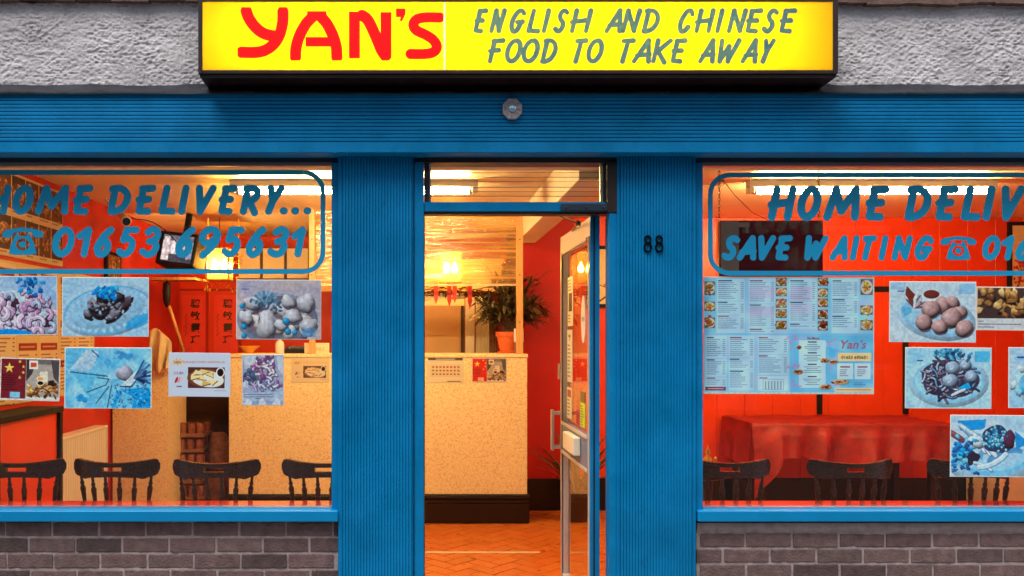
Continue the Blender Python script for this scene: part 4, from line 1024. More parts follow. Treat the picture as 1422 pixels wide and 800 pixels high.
for y0 in (92, 107, 123, 140):
    cv.line([(145,y0-1.5),(156,y0-1.5)],1.5,(60,60,90))
    for q in range(4): L = cv.r.uniform(6,12); cv.line([(150.5-L,y0+2+q*2.5),(150.5+L,y0+2+q*2.5)], .9, (96,110,136), .8)
for x, y, w_, h_ in ((132,98,8,5),(131,132,14,8),(168,116,13,7),(180,118,14,6),(190,146,24,8),(169,153,17,8)):
    cv.ell(x, y, w_/2, h_/2, (206,178,152), shade=.3)
    for i in range(14): cv.ell(x+cv.r.gauss(0,w_*.17), y+cv.r.gauss(0,h_*.15), 1.6, 1.1, cv.r.choice([(120,70,60),(170,120,90),(80,50,50)]))
for i in range(20): cv.ell(cv.r.choice([125,180,124])+cv.r.gauss(0,4), cv.r.choice([148,125,90])+cv.r.gauss(0,4), 2.6, 1.8, (206,150,190), a=.7, wob=.4)
cv.rect(186,105.5,232,117,(232,204,166)); 
for x in (185,209): cv.rect(x,120,x+22,142,(206,222,234)); cv.line([(x+5,125),(x+17,125)],1.7,(140,50,80)); cv.lines(x+4,129,x+19,139,2.7,(110,90,120),1,price=False)
cv.lines(208,147,232,151,2.6,(120,100,120),1,price=False); cv.rect(182,154,234,159.5,(226,200,170)); cv.line([(184,156.8),(232,156.8)],1.1,(120,90,80),.7); cv.rect(0,160.5,MWD,163,(214,214,206))
for i in range(40): cv.line([(cv.r.uniform(2,230),161.6)]*2, 1.2, cv.r.choice([(90,90,80),(150,110,60),(110,140,80)]))
cv.grain(.06, 14); border(cv, (212,204,200))
menu = fp('menu_sheet', cv, 977, 384.5, 1214, 547.5, 'large pale blue menu sheet of dense price columns and dish photos in the right window', 'menu', tilt=.1)
ff = FY(.0425); mb = MB()
text_mesh(mb, "Yan's", 1185.5, 478, 12, ff, shear=.25, width=36, off=.012); obj('lettering', mb, M['pink_ink'], parent=menu)
mb = MB(); text_mesh(mb, '01653 695631', 1186.5, 496.2, 4.4, ff, width=36, off=.01); obj('lettering', mb, M['ink'], parent=menu)
mb = MB(); text_mesh(mb, 'Set Meals', 1129.5, 469.5, 3.6, ff, width=17, off=.01); obj('lettering', mb, M['inkred'], parent=menu)
# --- dumplings
cv = Cv(121, 84, (196,208,224), PK, 29); cv.tone(.3, 24, (210,212,220)); cv.rect(2,2,22,12,(176,198,224)); cv.rect(97,3,119,17,(160,190,220)); cv.line([(12,13.5),(20,13.5)],1.5,(80,100,130))
cv.ell(66, 50, 56, 30, (180,202,224), rot=12, shade=.25); cv.ell(66, 49, 50, 25, (152,188,218), rot=12); cv.ell(68, 48, 45, 22, (172,200,224), rot=12)
for i in range(44):
    a = cv.r.uniform(-2.6,.2); L = cv.r.uniform(8,20); cv.line([(34,36),(34+L*math.cos(a),34+L*math.sin(a)*1.1)], 2.4, cv.r.choice([(120,84,88),(226,226,232),(190,180,190),(90,66,76),(160,196,220)]), .9)
cv.poly([(24,6),(36,18),(30,30),(22,18)], (120,66,60)); cv.ell(24,40,8,5,(120,176,210),wob=.4)
cv.ell(58.5, 20, 13, 9.5, (222,228,236)); cv.ell(58.5, 17.5, 11, 6, (118,66,62), shade=.3)
for x, y, rx, ry, ro in ((74,32,11,12,0),(88,28,10,8,30),(58,38,13,12,-20),(48,56,11,12,-30),(98,42,10,9,0),(86,50,15,13,-20),(70,62,11,10,10),(104,64,13,11,-30)):
    cv.ell(x+1.2, y+2, rx, ry, (96,74,84), rot=ro, wob=.06, a=.8); cv.ell(x, y, rx, ry, (184,152,154), rot=ro, wob=.1, shade=.75, hi=.3)
cv.grain(.08); border(cv)
fp('food_poster', cv, 1235, 391, 1355.5, 475.5, 'faded print of round brown dumplings beside a cup of sauce', tilt=.4)
# --- wings
cv = Cv(100, 60, (208,206,212), PK, 30); cv.rect(1.5,1.5,98.5,44,(82,66,66))
for i in range(52): cv.ell(cv.r.uniform(2,98), cv.r.uniform(3,42), cv.r.uniform(5,10), cv.r.uniform(3,6), cv.r.choice([(176,138,98),(150,110,76),(202,168,128),(120,84,62)]), rot=cv.r.uniform(0,180), wob=.3, shade=.8, hi=.3)
cv.rect(0,43.5,100,60,(210,208,214)); cv.lines(3,47.5,16,48.5,4,(70,70,90),1.1,price=False); cv.lines(3,51.5,90,52.5,4,(70,70,90),1.2,price=False); cv.lines(3,55.5,34,56.5,4,(70,70,90),1.2,price=False); cv.grain(.06); border(cv, (225,218,214))
fp('food_poster', cv, 1356, 398.5, 1456, 459, 'print of brown chicken wings with a caption strip, right of the dumpling print', tilt=.5, Y=.0442)
# --- noodles
cv = Cv(121, 85, (176,206,228), PK, 31); cv.tone(.3, 20, (206,214,226)); cv.rect(4,3,26,20,(164,200,226)); cv.rect(97,5,118,20,(110,178,214)); cv.line([(17,18.5),(24,18.5)],1.5,(60,80,110))
cv.ell(61, 48, 56, 35, (186,208,228), rot=0, shade=.25); cv.ell(61, 47, 50, 30, (150,192,222)); cv.ell(61, 46, 47, 27, (172,204,226)); cv.ell(62, 44, 40, 26, (84,76,96), wob=.12)
for i in range(150):
    a = cv.r.uniform(0,6.28); q = cv.r.uniform(0,1)**.6; cv.worm(62+36*q*math.cos(a), 44+25*q*math.sin(a), cv.r.uniform(7,16), cv.r.uniform(0,6.28), cv.r.uniform(-1.6,1.6), 2.1, cv.r.choice([(122,106,122),(92,84,104),(146,138,154),(168,184,204),(70,62,82),(110,140,170)]), (52,46,64))
for x, y, r_ in ((66,28,10),(63,46,10.5),(92,40,9),(84,24,8)): cv.ell(x+1, y+1.6, r_, r_, (70,66,88), a=.7); cv.ell(x, y, r_, r_*.92, (164,178,200), shade=.6, hi=.3, wob=.1); cv.worm(x-3, y+2, 9, 0, -2.5, 1.6, (196,204,218))
for i in range(50): cv.ell(62+cv.r.gauss(0,12), 9+cv.r.gauss(0,4), 3, 2.3, cv.r.choice([(50,110,150),(90,160,200),(30,84,124),(120,180,210)]), rot=cv.r.uniform(0,180), wob=.4, shade=.5)
cv.poly([(74,56),(88,48),(92,56),(78,62)], (40,160,210)); cv.worm(66,66,22,-.5,.2,3.4,(206,212,224),(80,70,90)); cv.grain(.08); border(cv)
fp('food_poster', cv, 1257, 482.5, 1377, 567.5, 'faded print of a plate of dark noodles with prawns and blue parsley', tilt=.4)
# --- far right pale
cv = Cv(121, 85, (186,204,226), PK, 32); cv.tone(.5, 22, (150,190,222)); cv.rect(8,12,30,18,(160,194,222)); cv.line([(13,14),(21,14)],2.4,(40,90,150))
cv.ell(62,52,56,32,(190,212,230),shade=.25); cv.ell(62,52,48,26,(130,182,216))
for i in range(60): cv.ell(40+cv.r.gauss(20,22), 50+cv.r.gauss(0,11), 6, 4.4, cv.r.choice([(60,150,200),(150,192,220),(110,160,200),(206,218,230),(84,110,150)]), rot=cv.r.uniform(0,180), wob=.4, shade=.5, hi=.2)
cv.grain(.08); border(cv)
fp('food_poster', cv, 1400.5, 482.5, 1521, 567, 'pale blue faded food print cut off by the right edge of the photo', tilt=.2)
# --- onion platter
cv = Cv(121, 86, (198,208,224), PK, 33); cv.tone(.4, 20, (150,190,220)); cv.poly([(10,8),(50,6),(48,20),(14,22)], (60,150,205))
cv.ell(60,60,66,40,(184,206,226),shade=.3); cv.ell(58,54,56,30,(132,184,216)); cv.ell(58,52,50,26,(164,198,222))
for i in range(5): cv.ell(70+i*2, 42+i*5, 38-i*4, 17-i*2.4, [(198,214,230),(120,168,204),(190,208,226),(104,150,190),(176,200,222)][i], rot=-18)
for i in range(12): a = i*.5; cv.worm(14+i*3, 14+i*2, 30, .7+cv.r.uniform(-.3,.3), cv.r.uniform(-.6,.6), 5.5, cv.r.choice([(196,206,222),(170,190,212),(208,214,226)]), (96,120,150))
cv.worm(0,24,22,.5,.2,7,(130,80,92),(70,50,66)); cv.ell(36,38,12,7,(206,212,224),rot=30,shade=.5); cv.poly([(40,24),(60,8),(66,12),(48,30)], (206,212,222)); cv.poly([(90,22),(110,38),(92,48)], (30,140,196)); cv.ell(66,34,22,19,(60,70,100),wob=.15); cv.ell(82,34,9,12,(96,60,84),wob=.2,shade=.5)
for i in range(110): cv.ell(62+cv.r.gauss(0,8), 34+cv.r.gauss(0,8), 2, 1.6, cv.r.choice([(96,170,204),(140,200,224),(50,120,165),(176,214,230)]), rot=cv.r.uniform(0,180), shade=.4)
for i in range(70): cv.ell(16+cv.r.gauss(0,9), 56+cv.r.gauss(0,9), 4, 2.6, cv.r.choice([(30,120,180),(50,160,210),(20,90,140),(120,190,220)]), rot=cv.r.uniform(0,180), wob=.5, shade=.5)
cv.ell(32,60,8,10,(56,48,66),wob=.3); cv.worm(34,66,30,.2,.6,4,(186,204,222),(80,110,140)); cv.worm(40,72,50,-.1,-1,6,(198,212,228),(110,150,184)); cv.grain(.07); border(cv)
fp('food_poster', cv, 1319.5, 576.5, 1440, 662.5, 'faded print of sliced onion rings and blue herbs, lowest poster in front of the chairs', tilt=.4)

# ================================================================== ROOM
CE, YB, YR, XW, XE = 2.47, 4.3, 3.0, -2.42, 5.25
mb = MB(); mb.box(XL, XR+.4, .12, 4.75, -.12, -.012)
struct('floor', mb, M['darkwood'])
# herringbone tiles, one mesh laid on the screed
M['tiles'] = mat('terracotta_floor', (1,1,1), .34, attr=True, var=.06, vscale=5, bump=.0005, bscale=80, rvar=.08)
mb = MB(); r = random.Random(5); a_, b_ = .205, .1025
def tile(x, y, w_, h_):
    c, s_ = math.cos(R(45)), math.sin(R(45)); g = .0032
    P = [(x+g, y+g), (x+w_-g, y+g), (x+w_-g, y+h_-g), (x+g, y+h_-g)]
    Q = [(px_*c-py_*s_+.8, px_*s_+py_*c) for px_, py_ in P]
    if all(XW < q[0] < XE and .13 < q[1] < 4.3 for q in Q):
        v = r.uniform(.93, 1.06); t = r.uniform(-.0008, .0008); col = (.60*v, .150*v*r.uniform(.9,1.1), .022*v)
        cx = sum(q[0] for q in Q)/4; cy = sum(q[1] for q in Q)/4
        mb.add([(q[0], q[1], -.004) for q in Q]+[(cx+(q[0]-cx)*.985, cy+(q[1]-cy)*.985, t) for q in Q], [(4,5,6,7)]+[(i, (i+1) % 4, 4+(i+1) % 4, 4+i) for i in range(4)], col)
for i in range(-70, 70):
    for j in range(-40, 40):
        x = i*b_+j*2*b_*1.0; y = i*b_-j*2*b_*1.0
        tile(x+0, y+0, a_, b_); tile(x+0-b_*0, y+b_, b_, a_)
struct('tiled_floor', mb, M['tiles'])
mb = MB(); mb.box(XW-.15, XE+.2, .10, YB+.2, CE, CE+.1); struct('ceiling', mb, M['ceiling'])
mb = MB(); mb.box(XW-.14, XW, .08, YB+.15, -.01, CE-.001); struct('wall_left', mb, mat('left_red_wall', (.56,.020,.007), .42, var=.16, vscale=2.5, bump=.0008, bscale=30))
mb = MB(); mb.box(XW, .93, YB, YB+.14, -.01, CE-.001); struct('wall_back', mb, M['red_wall'])
mb = MB(); mb.box(XE, XE+.14, .08, YR+.15, -.01, CE-.001); struct('wall_right', mb, M['red_wall'])
# right room back wall of upright boards
mb = MB(); x = .85; r = random.Random(2)
while x < XE:
    w_ = .235; mb.box(x+.001, min(x+w_-.001, XE-.002), YR+r.uniform(0,.0015), YR+.12, .27, CE-.001); x += w_
struct('wall_boarded', mb, M['red_wall'], bevel=.003)
mb = MB(); mb.box(.851, 1.29, YR-.012, YR-.0015, .269, CE-.002); struct('wall_passage', mb, mat('passage_shaded_red', (.50,.008,.006), .45, var=.1, vscale=3), bevel=.002)  # passage wall's own deeper red, with the doorway shade put into its colour
mb = MB(); mb.box(.85, XE-.002, YR-.014, YR+.1, -.008, .268); mb.box(.85, .95, YR+.1, YB, -.008, CE-.002); struct('wall_skirting', mb, M['skirting'], bevel=.003)
# facade inner lining (the back of the front wall)
mb = MB(); mb.box(XW-.1, PX(590)-.02, .071, .20, -.01, .60); mb.box(PX(857), XE, .071, .20, -.01, .60); mb.box(XW-.1, XE, .101, .20, 2.30, CE-.001)
mb.box(PX(471), PX(576), .03, .20, .60, 2.30); mb.box(PX(858), PX(965), .08, .20, .60, 2.30); mb.box(XW-.1, PX(-62)-.035, .02, .20, .60, 2.30); mb.box(PX(1742)+.035, XE, .02, .20, .60, 2.30)
struct('wall_front', mb, M['cream_wall'])
# ceiling beam
mb = MB(); mb.box(.80, .96, .21, YR-.001, 2.255, CE-.001); part('ceiling_beam', mb, M['cream_wall'], bevel=.003)
# window boards, glossy red
for nm, x0, x1 in (('left', PX(-62), PX(461)), ('right', PX(974.5), PX(1742))):
    mb = MB(); mb.box(x0-.03, x1+.03, .0715, .235, .601, .622); o = part('window_board', mb, M['redgloss'], bevel=.004, seg=3)
# pale floor strip
mb = MB(); mb.box(-1.6, PX(741, 1.93), 1.60, 1.626, .0005, .004)
o = obj('floor_strip', mb, M['stripwhite']); tag(o, 'thin pale strip across the orange herringbone floor in front of the counter', 'floor strip')

# ---- fluorescent lights
def fluo(x0, lab):
    t = thing('fluorescent_light', lab, 'strip light', (x0+.79, 1.36, CE), 'fluorescent tubes on the shop ceiling')
    mb = MB(); mb.box(-.80, .80, -.035, .035, -.045, -.001); mb.box(-.80, -.76, -.025, .025, -.085, -.046); mb.box(.76, .80, -.025, .025, -.085, -.046)
    obj('fitting', mb, M['fitting'], parent=t, bevel=.004)
    mb = MB(); mb.tube([(-.755, 0, -.073), (.755, 0, -.073)], .0145, 12); obj('tube', mb, M['tube'], parent=t, smooth=True)
    for e_ in (-.7595, .74): mb = MB(); mb.tube([(e_, 0, -.073), (e_+.0195, 0, -.073)], .0158, 10); obj('end_cap', mb, M['silver'], parent=t)
fluo(PX(322, 1.36), 'lit fluorescent tube on the ceiling between the left window and the door')
fluo(PX(1040, 1.36), 'lit fluorescent tube on the ceiling seen through the right window')

# ---- counter
cx0, cx1, CY = PX(318, 2.5), PX(732, 2.5), 2.5
ZT = PZ(491.5, CY)
ctr = thing('shop_counter', 'long high counter faced in cream sprigged wallpaper with black plinth', 'counter', ((cx0+cx1)/2, CY, 0))
def cpart(nm, mb, m, p=ctr, **k): return obj(nm, shift(mb, -p.location.x, -p.location.y, 0), m, parent=p, **k)
mb = MB(); mb.box(cx0, cx1, CY, CY+.5, .23, ZT-.03); cpart('front_panel', mb, M['wallpaper'])
mb = MB(); mb.box(cx0-.006, cx1+.006, CY-.008, CY+.52, ZT-.029, ZT); cpart('counter_top', mb, M['wallpaper'], bevel=.004, seg=2)
mb = MB(); mb.box(cx0-.01, cx1+.016, CY-.014, CY+.45, .005, .16); mb.box(cx0-.01, cx1+.020, CY-.024, CY+.45, .195, .222); mb.box(cx0-.008, cx1+.015, CY-.018, CY+.45, .162, .192); cpart('plinth', mb, M['skirting'], bevel=.004)
lx0, lx1 = XW+.02, PX(236, CY)
lc = thing('side_counter', 'narrow cream wallpapered counter end beside the radiator', 'counter', ((lx0+lx1)/2, CY, 0))
mb = MB(); mb.box(lx0, lx1, CY-.05, CY+.45, .06, ZT-.03); cpart('front_panel', mb, M['wallpaper'], lc)
mb = MB(); mb.box(lx0, lx1+.02, CY-.06, CY+.47, ZT-.029, ZT); cpart('counter_top', mb, M['orange_wood'], lc, bevel=.004)
mb = MB(); mb.box(lx0, lx1+.005, CY-.06, CY+.4, .002, .058); cpart('plinth', mb, M['skirting'], lc)
# posts and the plastic screen over the counter
for pc, w_, lab in ((433.5, .046, 'pine post standing at the left end of the plastic screen'), (721.5, .052, 'pine post in front of the plant at the right end of the counter')):
    Y = CY+.05; xx = PX(pc, Y); mb = MB(); mb.box(-w_/2, w_/2, -.022, .022, 0, CE-ZT-.001)
    o = obj('screen_post', mb, M['orange_wood'], bevel=.003); o.location = (xx, Y, ZT+.0005); tag(o, lab, 'post', 'pine posts on the counter')
    for zz in (.25, .62, .9):
        m2 = MB(); m2.lathe([(0,0),(.006,0),(.005,.003),(0,.004)], (0, -.0222, zz), (0,-1,0), 8); obj('screw_head', m2, M['chain'], parent=o)
fs = thing('plastic_screen', 'crinkled clear plastic film stretched between the pine posts above the counter', 'plastic screen', (PX(578, CY+.08), CY+.08, PZ(396, CY+.08)))
mb = MB(); Y = CY+.08; x0, x1 = PX(436, Y), PX(719, Y); z0, z1 = PZ(395, Y), CE-.002; nx, nz = 60, 50; vs = []
for j in range(nz+1):
    for i in range(nx+1):
        x = x0+(x1-x0)*i/nx; z = z0+(z1-z0)*j/nz
        q = .010*noise.noise((x*1.3, z*16, 1))+.005*noise.noise((x*2.5+5, (z+x*.15)*42, 3))
        vs.append((x-fs.location.x, q, z-fs.location.z+(.006*math.sin(x*9) if j == 0 else 0)))
mb.add(vs, [(j*(nx+1)+i, j*(nx+1)+i+1, (j+1)*(nx+1)+i+1, (j+1)*(nx+1)+i) for j in range(nz) for i in range(nx)])
obj('film', mb, M['film'], parent=fs, smooth=True)
mb = MB(); mb.tube([(x0-fs.location.x, .0, -.0), (x1-fs.location.x, 0, -.0)], .006, 6); obj('hem', mb, M['stripwhite'], parent=fs)

# ---- flyers on the counter front
ffc = CY-.003
def on_counter(nm, cv, x0, y0, x1, y1, lab, cat, tilt=0):
    o = poster_on_glass(nm, cv, x0, y0, x1, y1, ffc, M['paint_attr'], tilt, th=.001); return tag(o, lab, cat)
cv = Cv(50, 36, (236,224,200), 3, 40); cv.rect(1,1,49,4.5,(92,80,66)); cv.line([(12,2.8),(38,2.8)],1.2,(225,215,200)); cv.rect(4,10,47,28,(228,212,184))
for i in range(24): cv.ell(8+(i % 8)*5, 14+(i//8)*5, 1.6, 1.3, cv.r.choice([(170,100,60),(150,120,70),(190,70,50)]), wob=.3)
cv.lines(4,7,46,8,3,(190,170,140),.8,price=False); cv.line([(28,34),(46,34)],1.1,(90,80,70))
on_counter('allergy_notice', cv, 593.5, 496, 643.5, 531.5, 'cream notice with a dark heading and rows of icons on the counter front', 'notice', .3)
on_counter('flag_flyer', flag_flyer(0, (214,36,30), (255,215,90)), 655.5, 497.5, 703.5, 531, 'small bright red flyer with gold stars on the counter front', 'flyer')
o = on_counter('samosa_sheet', samosa((232,216,186), 2.4), 404.5, 497, 457.5, 531.5, 'small cream sheet advertising curry samosas on the counter front, left window', 'price sheet')
mb = MB(); text_mesh(mb, 'CHICKEN CURRY SAMOSAS (6)', 436, 504, 2.4, FY(ffc-.0015), width=36); obj('lettering', mb, M['gold_ink'], parent=o)
mb = MB(); text_mesh(mb, 'NEW', 412.5, 504, 2.4, FY(ffc-.0015), shear=.2, width=8, off=.02); obj('lettering', mb, M['pink_ink'], parent=o)
#=PART4=
# ================================================================== CHAIRS
def make_chair():
    t = thing('wooden_chair', 'chair', 'chair', (0, 0, 0), 'dark wooden chairs along the shop windows')
    def top(u): return .812+.010*abs(u)**3-.004*math.cos(u*PI)
    def bot(u): return .733+.004*math.cos(u*4.4)-(.006*math.exp(-((abs(u)-.66)/.07)**2))+.012*max(0, abs(u)-.72)/.28
    mb = MB(); NU, NV = 44, 10; ids = {}; vs = []
    def P(i, j):
        u = -1+2*i/NU; v = j/NV
        e = max(0, (abs(u)-.90)/.10); sh = math.sqrt(max(0, 1-e*e))
        a, b = bot(u), top(u); m_ = (a+b)/2; z = m_+((a-m_)*(1-v)+(b-m_)*v)*(.30+.70*sh)
        x = .222*u; y = -.21+.075*u*u
        # slot handle: pull the rim of the hole into an oval
        return (x, y-.004, z)
    hole = set()
    for i in range(NU):
        for j in range(NV):
            if NU/2-5 <= i < NU/2+5 and 4 <= j < 7: hole.add((i, j))
    for i in range(NU+1):
        for j in range(NV+1):
            ids[(i, j)] = len(vs); vs.append(P(i, j))
    fs = [(ids[(i, j)], ids[(i+1, j)], ids[(i+1, j+1)], ids[(i, j+1)]) for i in range(NU) for j in range(NV) if (i, j) not in hole]
    mb.add(vs, fs)
    o = obj('crest_rail', mb, M['chairwood'], parent=t)
    s_ = o.modifiers.new('s', 'SOLIDIFY'); s_.thickness = .026; s_.offset = 0
    b = o.modifiers.new('b', 'BEVEL'); b.width = .008; b.segments = 3; b.limit_method = 'ANGLE'; b.angle_limit = R(50)
    for k in range(6):
        u = -.84+1.68*k/5; x = .222*u; mb = MB()
        a = Vector((x*.80, -.185+.05*u*u, .44)); c = Vector((x, -.212+.075*u*u, bot(u)+.01)); ax = c-a; L = ax.length
        prof = [(.0075,0),(.008,L*.2),(.0095,L*.45),(.0125,L*.49),(.008,L*.52),(.0105,L*.56),(.0125,L*.68),(.0145,L*.76),(.008,L*.81),(.0115,L*.84),(.0075,L*.88),(.0075,L)]
        mb.lathe(prof, a, ax, 10); obj('spindle', mb, M['chairwood'], parent=t, smooth=True)
    mb = MB(); n = 28; rim = []
    for k in range(n):
        a = 2*PI*k/n; c_, s2 = math.cos(a), math.sin(a); x = .215*abs(c_)**.7*(1 if c_ > 0 else -1); y = .2*abs(s2)**.75*(1 if s2 > 0 else -1); x *= 1-.08*(y < 0)
        rim.append((x, y))
    mb.prism(rim, lambda u, v, t_: (u, v, t_), .405, .44); obj('seat', mb, M['chairwood'], parent=t, bevel=.012, seg=3)
    for sx in (-1, 1):
        for sy in (-1, 1):
            mb = MB(); a = Vector((.205*sx, .19*sy+(.0), .0)); c = Vector((.15*sx, .14*sy, .406)); L = (c-a).length
            mb.lathe([(.013,0),(.017,.05),(.012,.09),(.019,.12),(.021,.2),(.014,.27),(.020,.30),(.016,L)], a, c-a, 10); obj('leg', mb, M['chairwood'], parent=t, smooth=True)
        mb = MB(); mb.tube([(.19*sx, -.17, .14), (.195*sx, 0, .14), (.19*sx, .17, .14)], [.009,.013,.009], 8); obj('stretcher', mb, M['chairwood'], parent=t, smooth=True)
    mb = MB(); mb.tube([(-.19, 0, .14), (0, 0, .14), (.19, 0, .14)], [.009,.013,.009], 8); obj('stretcher', mb, M['chairwood'], parent=t, smooth=True)
    return t
ch0 = make_chair(); CYc = .475
for k, (px_, rz, lab) in enumerate([(20, 3, 'dark spindle back chair in front of the red cabinet at the left edge'),
        (157, -2, 'dark spindle back chair in front of the radiator, behind the left window'),
        (297, 1, 'dark spindle back chair in front of the stacked drinks packs, behind the left window'),
        (449, 2, 'dark spindle back chair partly hidden by the left pilaster, in front of the counter'),
        (1017, -3, 'dark spindle back chair nearest the right pilaster, in front of the red tablecloth'),
        (1186, 2, 'dark spindle back chair in the middle of the right window'),
        (1360, -1, 'dark spindle back chair below the onion ring print in the right window')]):
    o = ch0 if k == 0 else copy_tree(ch0)
    Yb = CYc-.21; o.location = (PX(px_, Yb), CYc+.01*math.sin(k*2.1), 0); o.rotation_euler.z = R(rz); o['label'] = lab

# ================================================================== LEFT SIDE OF THE ROOM
# menu boards on the left wall
def wall_board(nm, y0, y1, z0, z1, cv, lab):
    xx = XW+.006
    o = sheet(nm, cv, lambda u, v: (xx, y0+(y1-y0)*u, z1-(z1-z0)*v), M['paint_attr']); tag(o, lab, 'menu board')
    md = o.modifiers.new('s', 'SOLIDIFY'); md.thickness = .004; md.offset = 0; return o
cv = Cv(240, 96, (226,200,160), 1.6, 50)
for i in range(7):
    for j in range(2):
        x0, y0 = 3+i*34, 3+j*47; dk = cv.r.choice([(90,54,40),(70,40,34),(110,66,44)]); cv.rect(x0, y0, x0+32, y0+38, dk)
        cv.ell(x0+16, y0+20, 14, 12, (214,180,140) if (i+j) % 2 else dk, shade=.3)
        for q in range(36): cv.ell(x0+16+cv.r.gauss(0,6.5), y0+20+cv.r.gauss(0,6.5), cv.r.uniform(2,4), cv.r.uniform(1.4,3), cv.r.choice([(150,90,50),(110,62,40),(186,130,80),(80,50,36),(200,150,90)]), rot=cv.r.uniform(0,180), shade=.5)
        cv.lines(x0+2, y0+41, x0+30, y0+44, 3, (90,50,40), 1.2, price=False)
wall_board('photo_menu_board', .35, 1.58, 1.93, 2.43, cv, 'board of framed dish photos high on the red left wall above the printed menus')
cv = Cv(300, 150, (236,208,150), 1.6, 51)
for i in range(6):
    x0 = 4+i*49
    cv.rect(x0, 3, x0+46, 146, (244,222,176) if i % 2 else (240,214,160)); y = 8
    while y < 132:
        cv.rect(x0+3, y, x0+43, y+8, (150,30,24)); cv.line([(x0+8, y+4), (x0+38, y+4)], 2, (236,190,150), .9); n = cv.r.randint(4, 8)
        cv.lines(x0+4, y+13, x0+43, y+13+n*4.2, 4.2, (120,70,50), 1.4); y += 18+n*4.2
wall_board('printed_menu_board', .35, 2.12, 1.06, 1.905, cv, 'board of printed price lists with red headings on the red left wall')
mb = MB(); mb.box(XW+.001, XW+.026, 2.32, 2.62, 1.86, 2.12); o = obj('small_picture', mb, M['black'], bevel=.003); tag(o, 'small dark framed picture on the left wall beyond the menu boards', 'picture')
cv = Cv(60, 50, (150,90,50), 1, 52)
for i in range(60): cv.ell(30+cv.r.gauss(0,13), 25+cv.r.gauss(0,11), 4, 3, cv.r.choice([(200,150,90),(110,60,40),(230,190,130)]), shade=.4)
sheet('picture_print', cv, lambda u, v: (XW+.0275, 2.345+.25*u, 2.095-.21*v), M['paint_attr'], parent=o)
# red cabinet with black frame
cb = thing('red_cabinet', 'low red cupboard with black edging against the left wall', 'cupboard', (XW+.1, .7, 0))
mb = MB(); mb.box(-.095, .10, -.40, .385, .002, 1.0); obj('body', mb, M['red_wall'], parent=cb, bevel=.003)
mb = MB(); mb.box(-.098, .125, -.41, .395, 1.001, 1.035); mb.box(.101, .122, .35, .39, .01, 1.0); mb.box(.101, .122, -.405, -.365, .01, 1.0); mb.box(.101, .121, -.364, .349, .01, .06); obj('edging', mb, M['black'], parent=cb, bevel=.003)
# radiator
ra = thing('radiator', 'cream fluted panel radiator on the left wall behind the chairs', 'radiator', (XW+.06, 1.62, 0))
mb = MB(); NF = 26; y0, y1 = -.48, .48
prof = []
for i in range(NF):
    p = (y1-y0)/NF; a = y0+i*p; prof += [(a, .038), (a+p*.25, .050), (a+p*.6, .050), (a+p*.8, .038)]
prof.append((y1, .038)); n = len(prof)
mb.add([(x, y, .17) for y, x in prof]+[(x, y, .79) for y, x in prof], [(i, i+1, n+i+1, n+i) for i in range(n-1)])
mb.box(.0, .037, y0, y1, .17, .79); obj('panel', mb, M['radiator'], parent=ra)
mb = MB(); mb.box(-.045, .054, y0-.004, y1+.004, .792, .812); obj('top_grille', mb, M['radiator'], parent=ra, bevel=.003)
for yy in (y0-.0045, y1+.0045):
    mb = MB(); mb.box(-.045, .052, min(yy, yy*1.008), max(yy, yy*1.008), .17, .79); obj('end_panel', mb, M['radiator'], parent=ra, bevel=.002)
mb = MB(); mb.tube([(.0, y0-.04, .002), (.0, y0-.04, .19), (.0, y0-.005, .2)], .009, 8); obj('pipe', mb, M['chain'], parent=ra)
# cctv camera
cc = thing('security_camera', 'small white bullet camera on a bracket under the ceiling in the left window', 'camera', (PX(173, 2.0), 2.0, PZ(304, 2.0)))
ax = Vector((.45, -.8, -.35)).normalized()
mb = MB(); mb.lathe([(.0,-.1),(.027,-.098),(.032,-.06),(.034,.04),(.036,.06),(.036,.075),(.03,.078)], (0,0,0), ax, 16); obj('camera_body', mb, M['white_alu'], parent=cc, smooth=True)
mb = MB(); mb.lathe([(.0295,.0785),(.02,.074),(0,.074)], (0,0,0), ax, 16); obj('lens', mb, M['black_gloss'], parent=cc)
mb = MB(); mb.tube([tuple(ax*-.05+Vector((0,0,.03))), (-.1, .02, .08), (-.15, .03, CE-cc.location.z-.001)], .008, 8); obj('bracket', mb, M['white_alu'], parent=cc)
mb = MB(); P = [(.0, .03, .02)]+[(.03+.24*t, .05+.5*t, .04*math.sin(t*PI)-.18*t*t) for t in [i/10 for i in range(1, 11)]]; mb.tube(P, .004, 5); obj('cable', mb, M['black'], parent=cc)
# cctv monitor on a ceiling bracket
mo = thing('security_monitor', 'tilted black monitor showing a grey picture, hung above the side counter', 'monitor', (PX(246, 2.6), 2.6, PZ(347, 2.6)))
mo.rotation_euler = (R(-8), R(7), R(-6))
mb = MB(); mb.box(-.165, .15, 0, .26, -.125, .145); obj('casing', mb, M['black'], parent=mo, bevel=.012, seg=2)
cv = Cv(56, 48, (150,165,195), 3, 53); cv.rect(0,0,56,10,(96,104,126)); cv.rect(0,34,56,48,(60,66,86)); cv.poly([(2,4),(12,2),(14,46),(0,46)],(196,200,214)); cv.ell(20,24,4,10,(225,228,236)); cv.ell(21,13,3,4,(214,206,212)); cv.poly([(26,6),(44,8),(46,30),(28,34)],(70,80,104)); cv.ell(38,22,4,7,(188,196,214)); cv.line([(2,30),(54,26)],2,(206,214,228)); cv.poly([(44,20),(56,18),(56,40),(46,42)],(120,140,176)); cv.grain(.2,4)
M['screen'] = bpy.data.materials.new('lit_screen'); M['screen'].use_nodes = True
n_ = M['screen'].node_tree.nodes; p_ = n_['Principled BSDF']; at = n_.new('ShaderNodeAttribute'); at.attribute_name = 'Col'
for q in ('Base Color', 'Emission Color'): M['screen'].node_tree.links.new(at.outputs[0], p_.inputs[q])
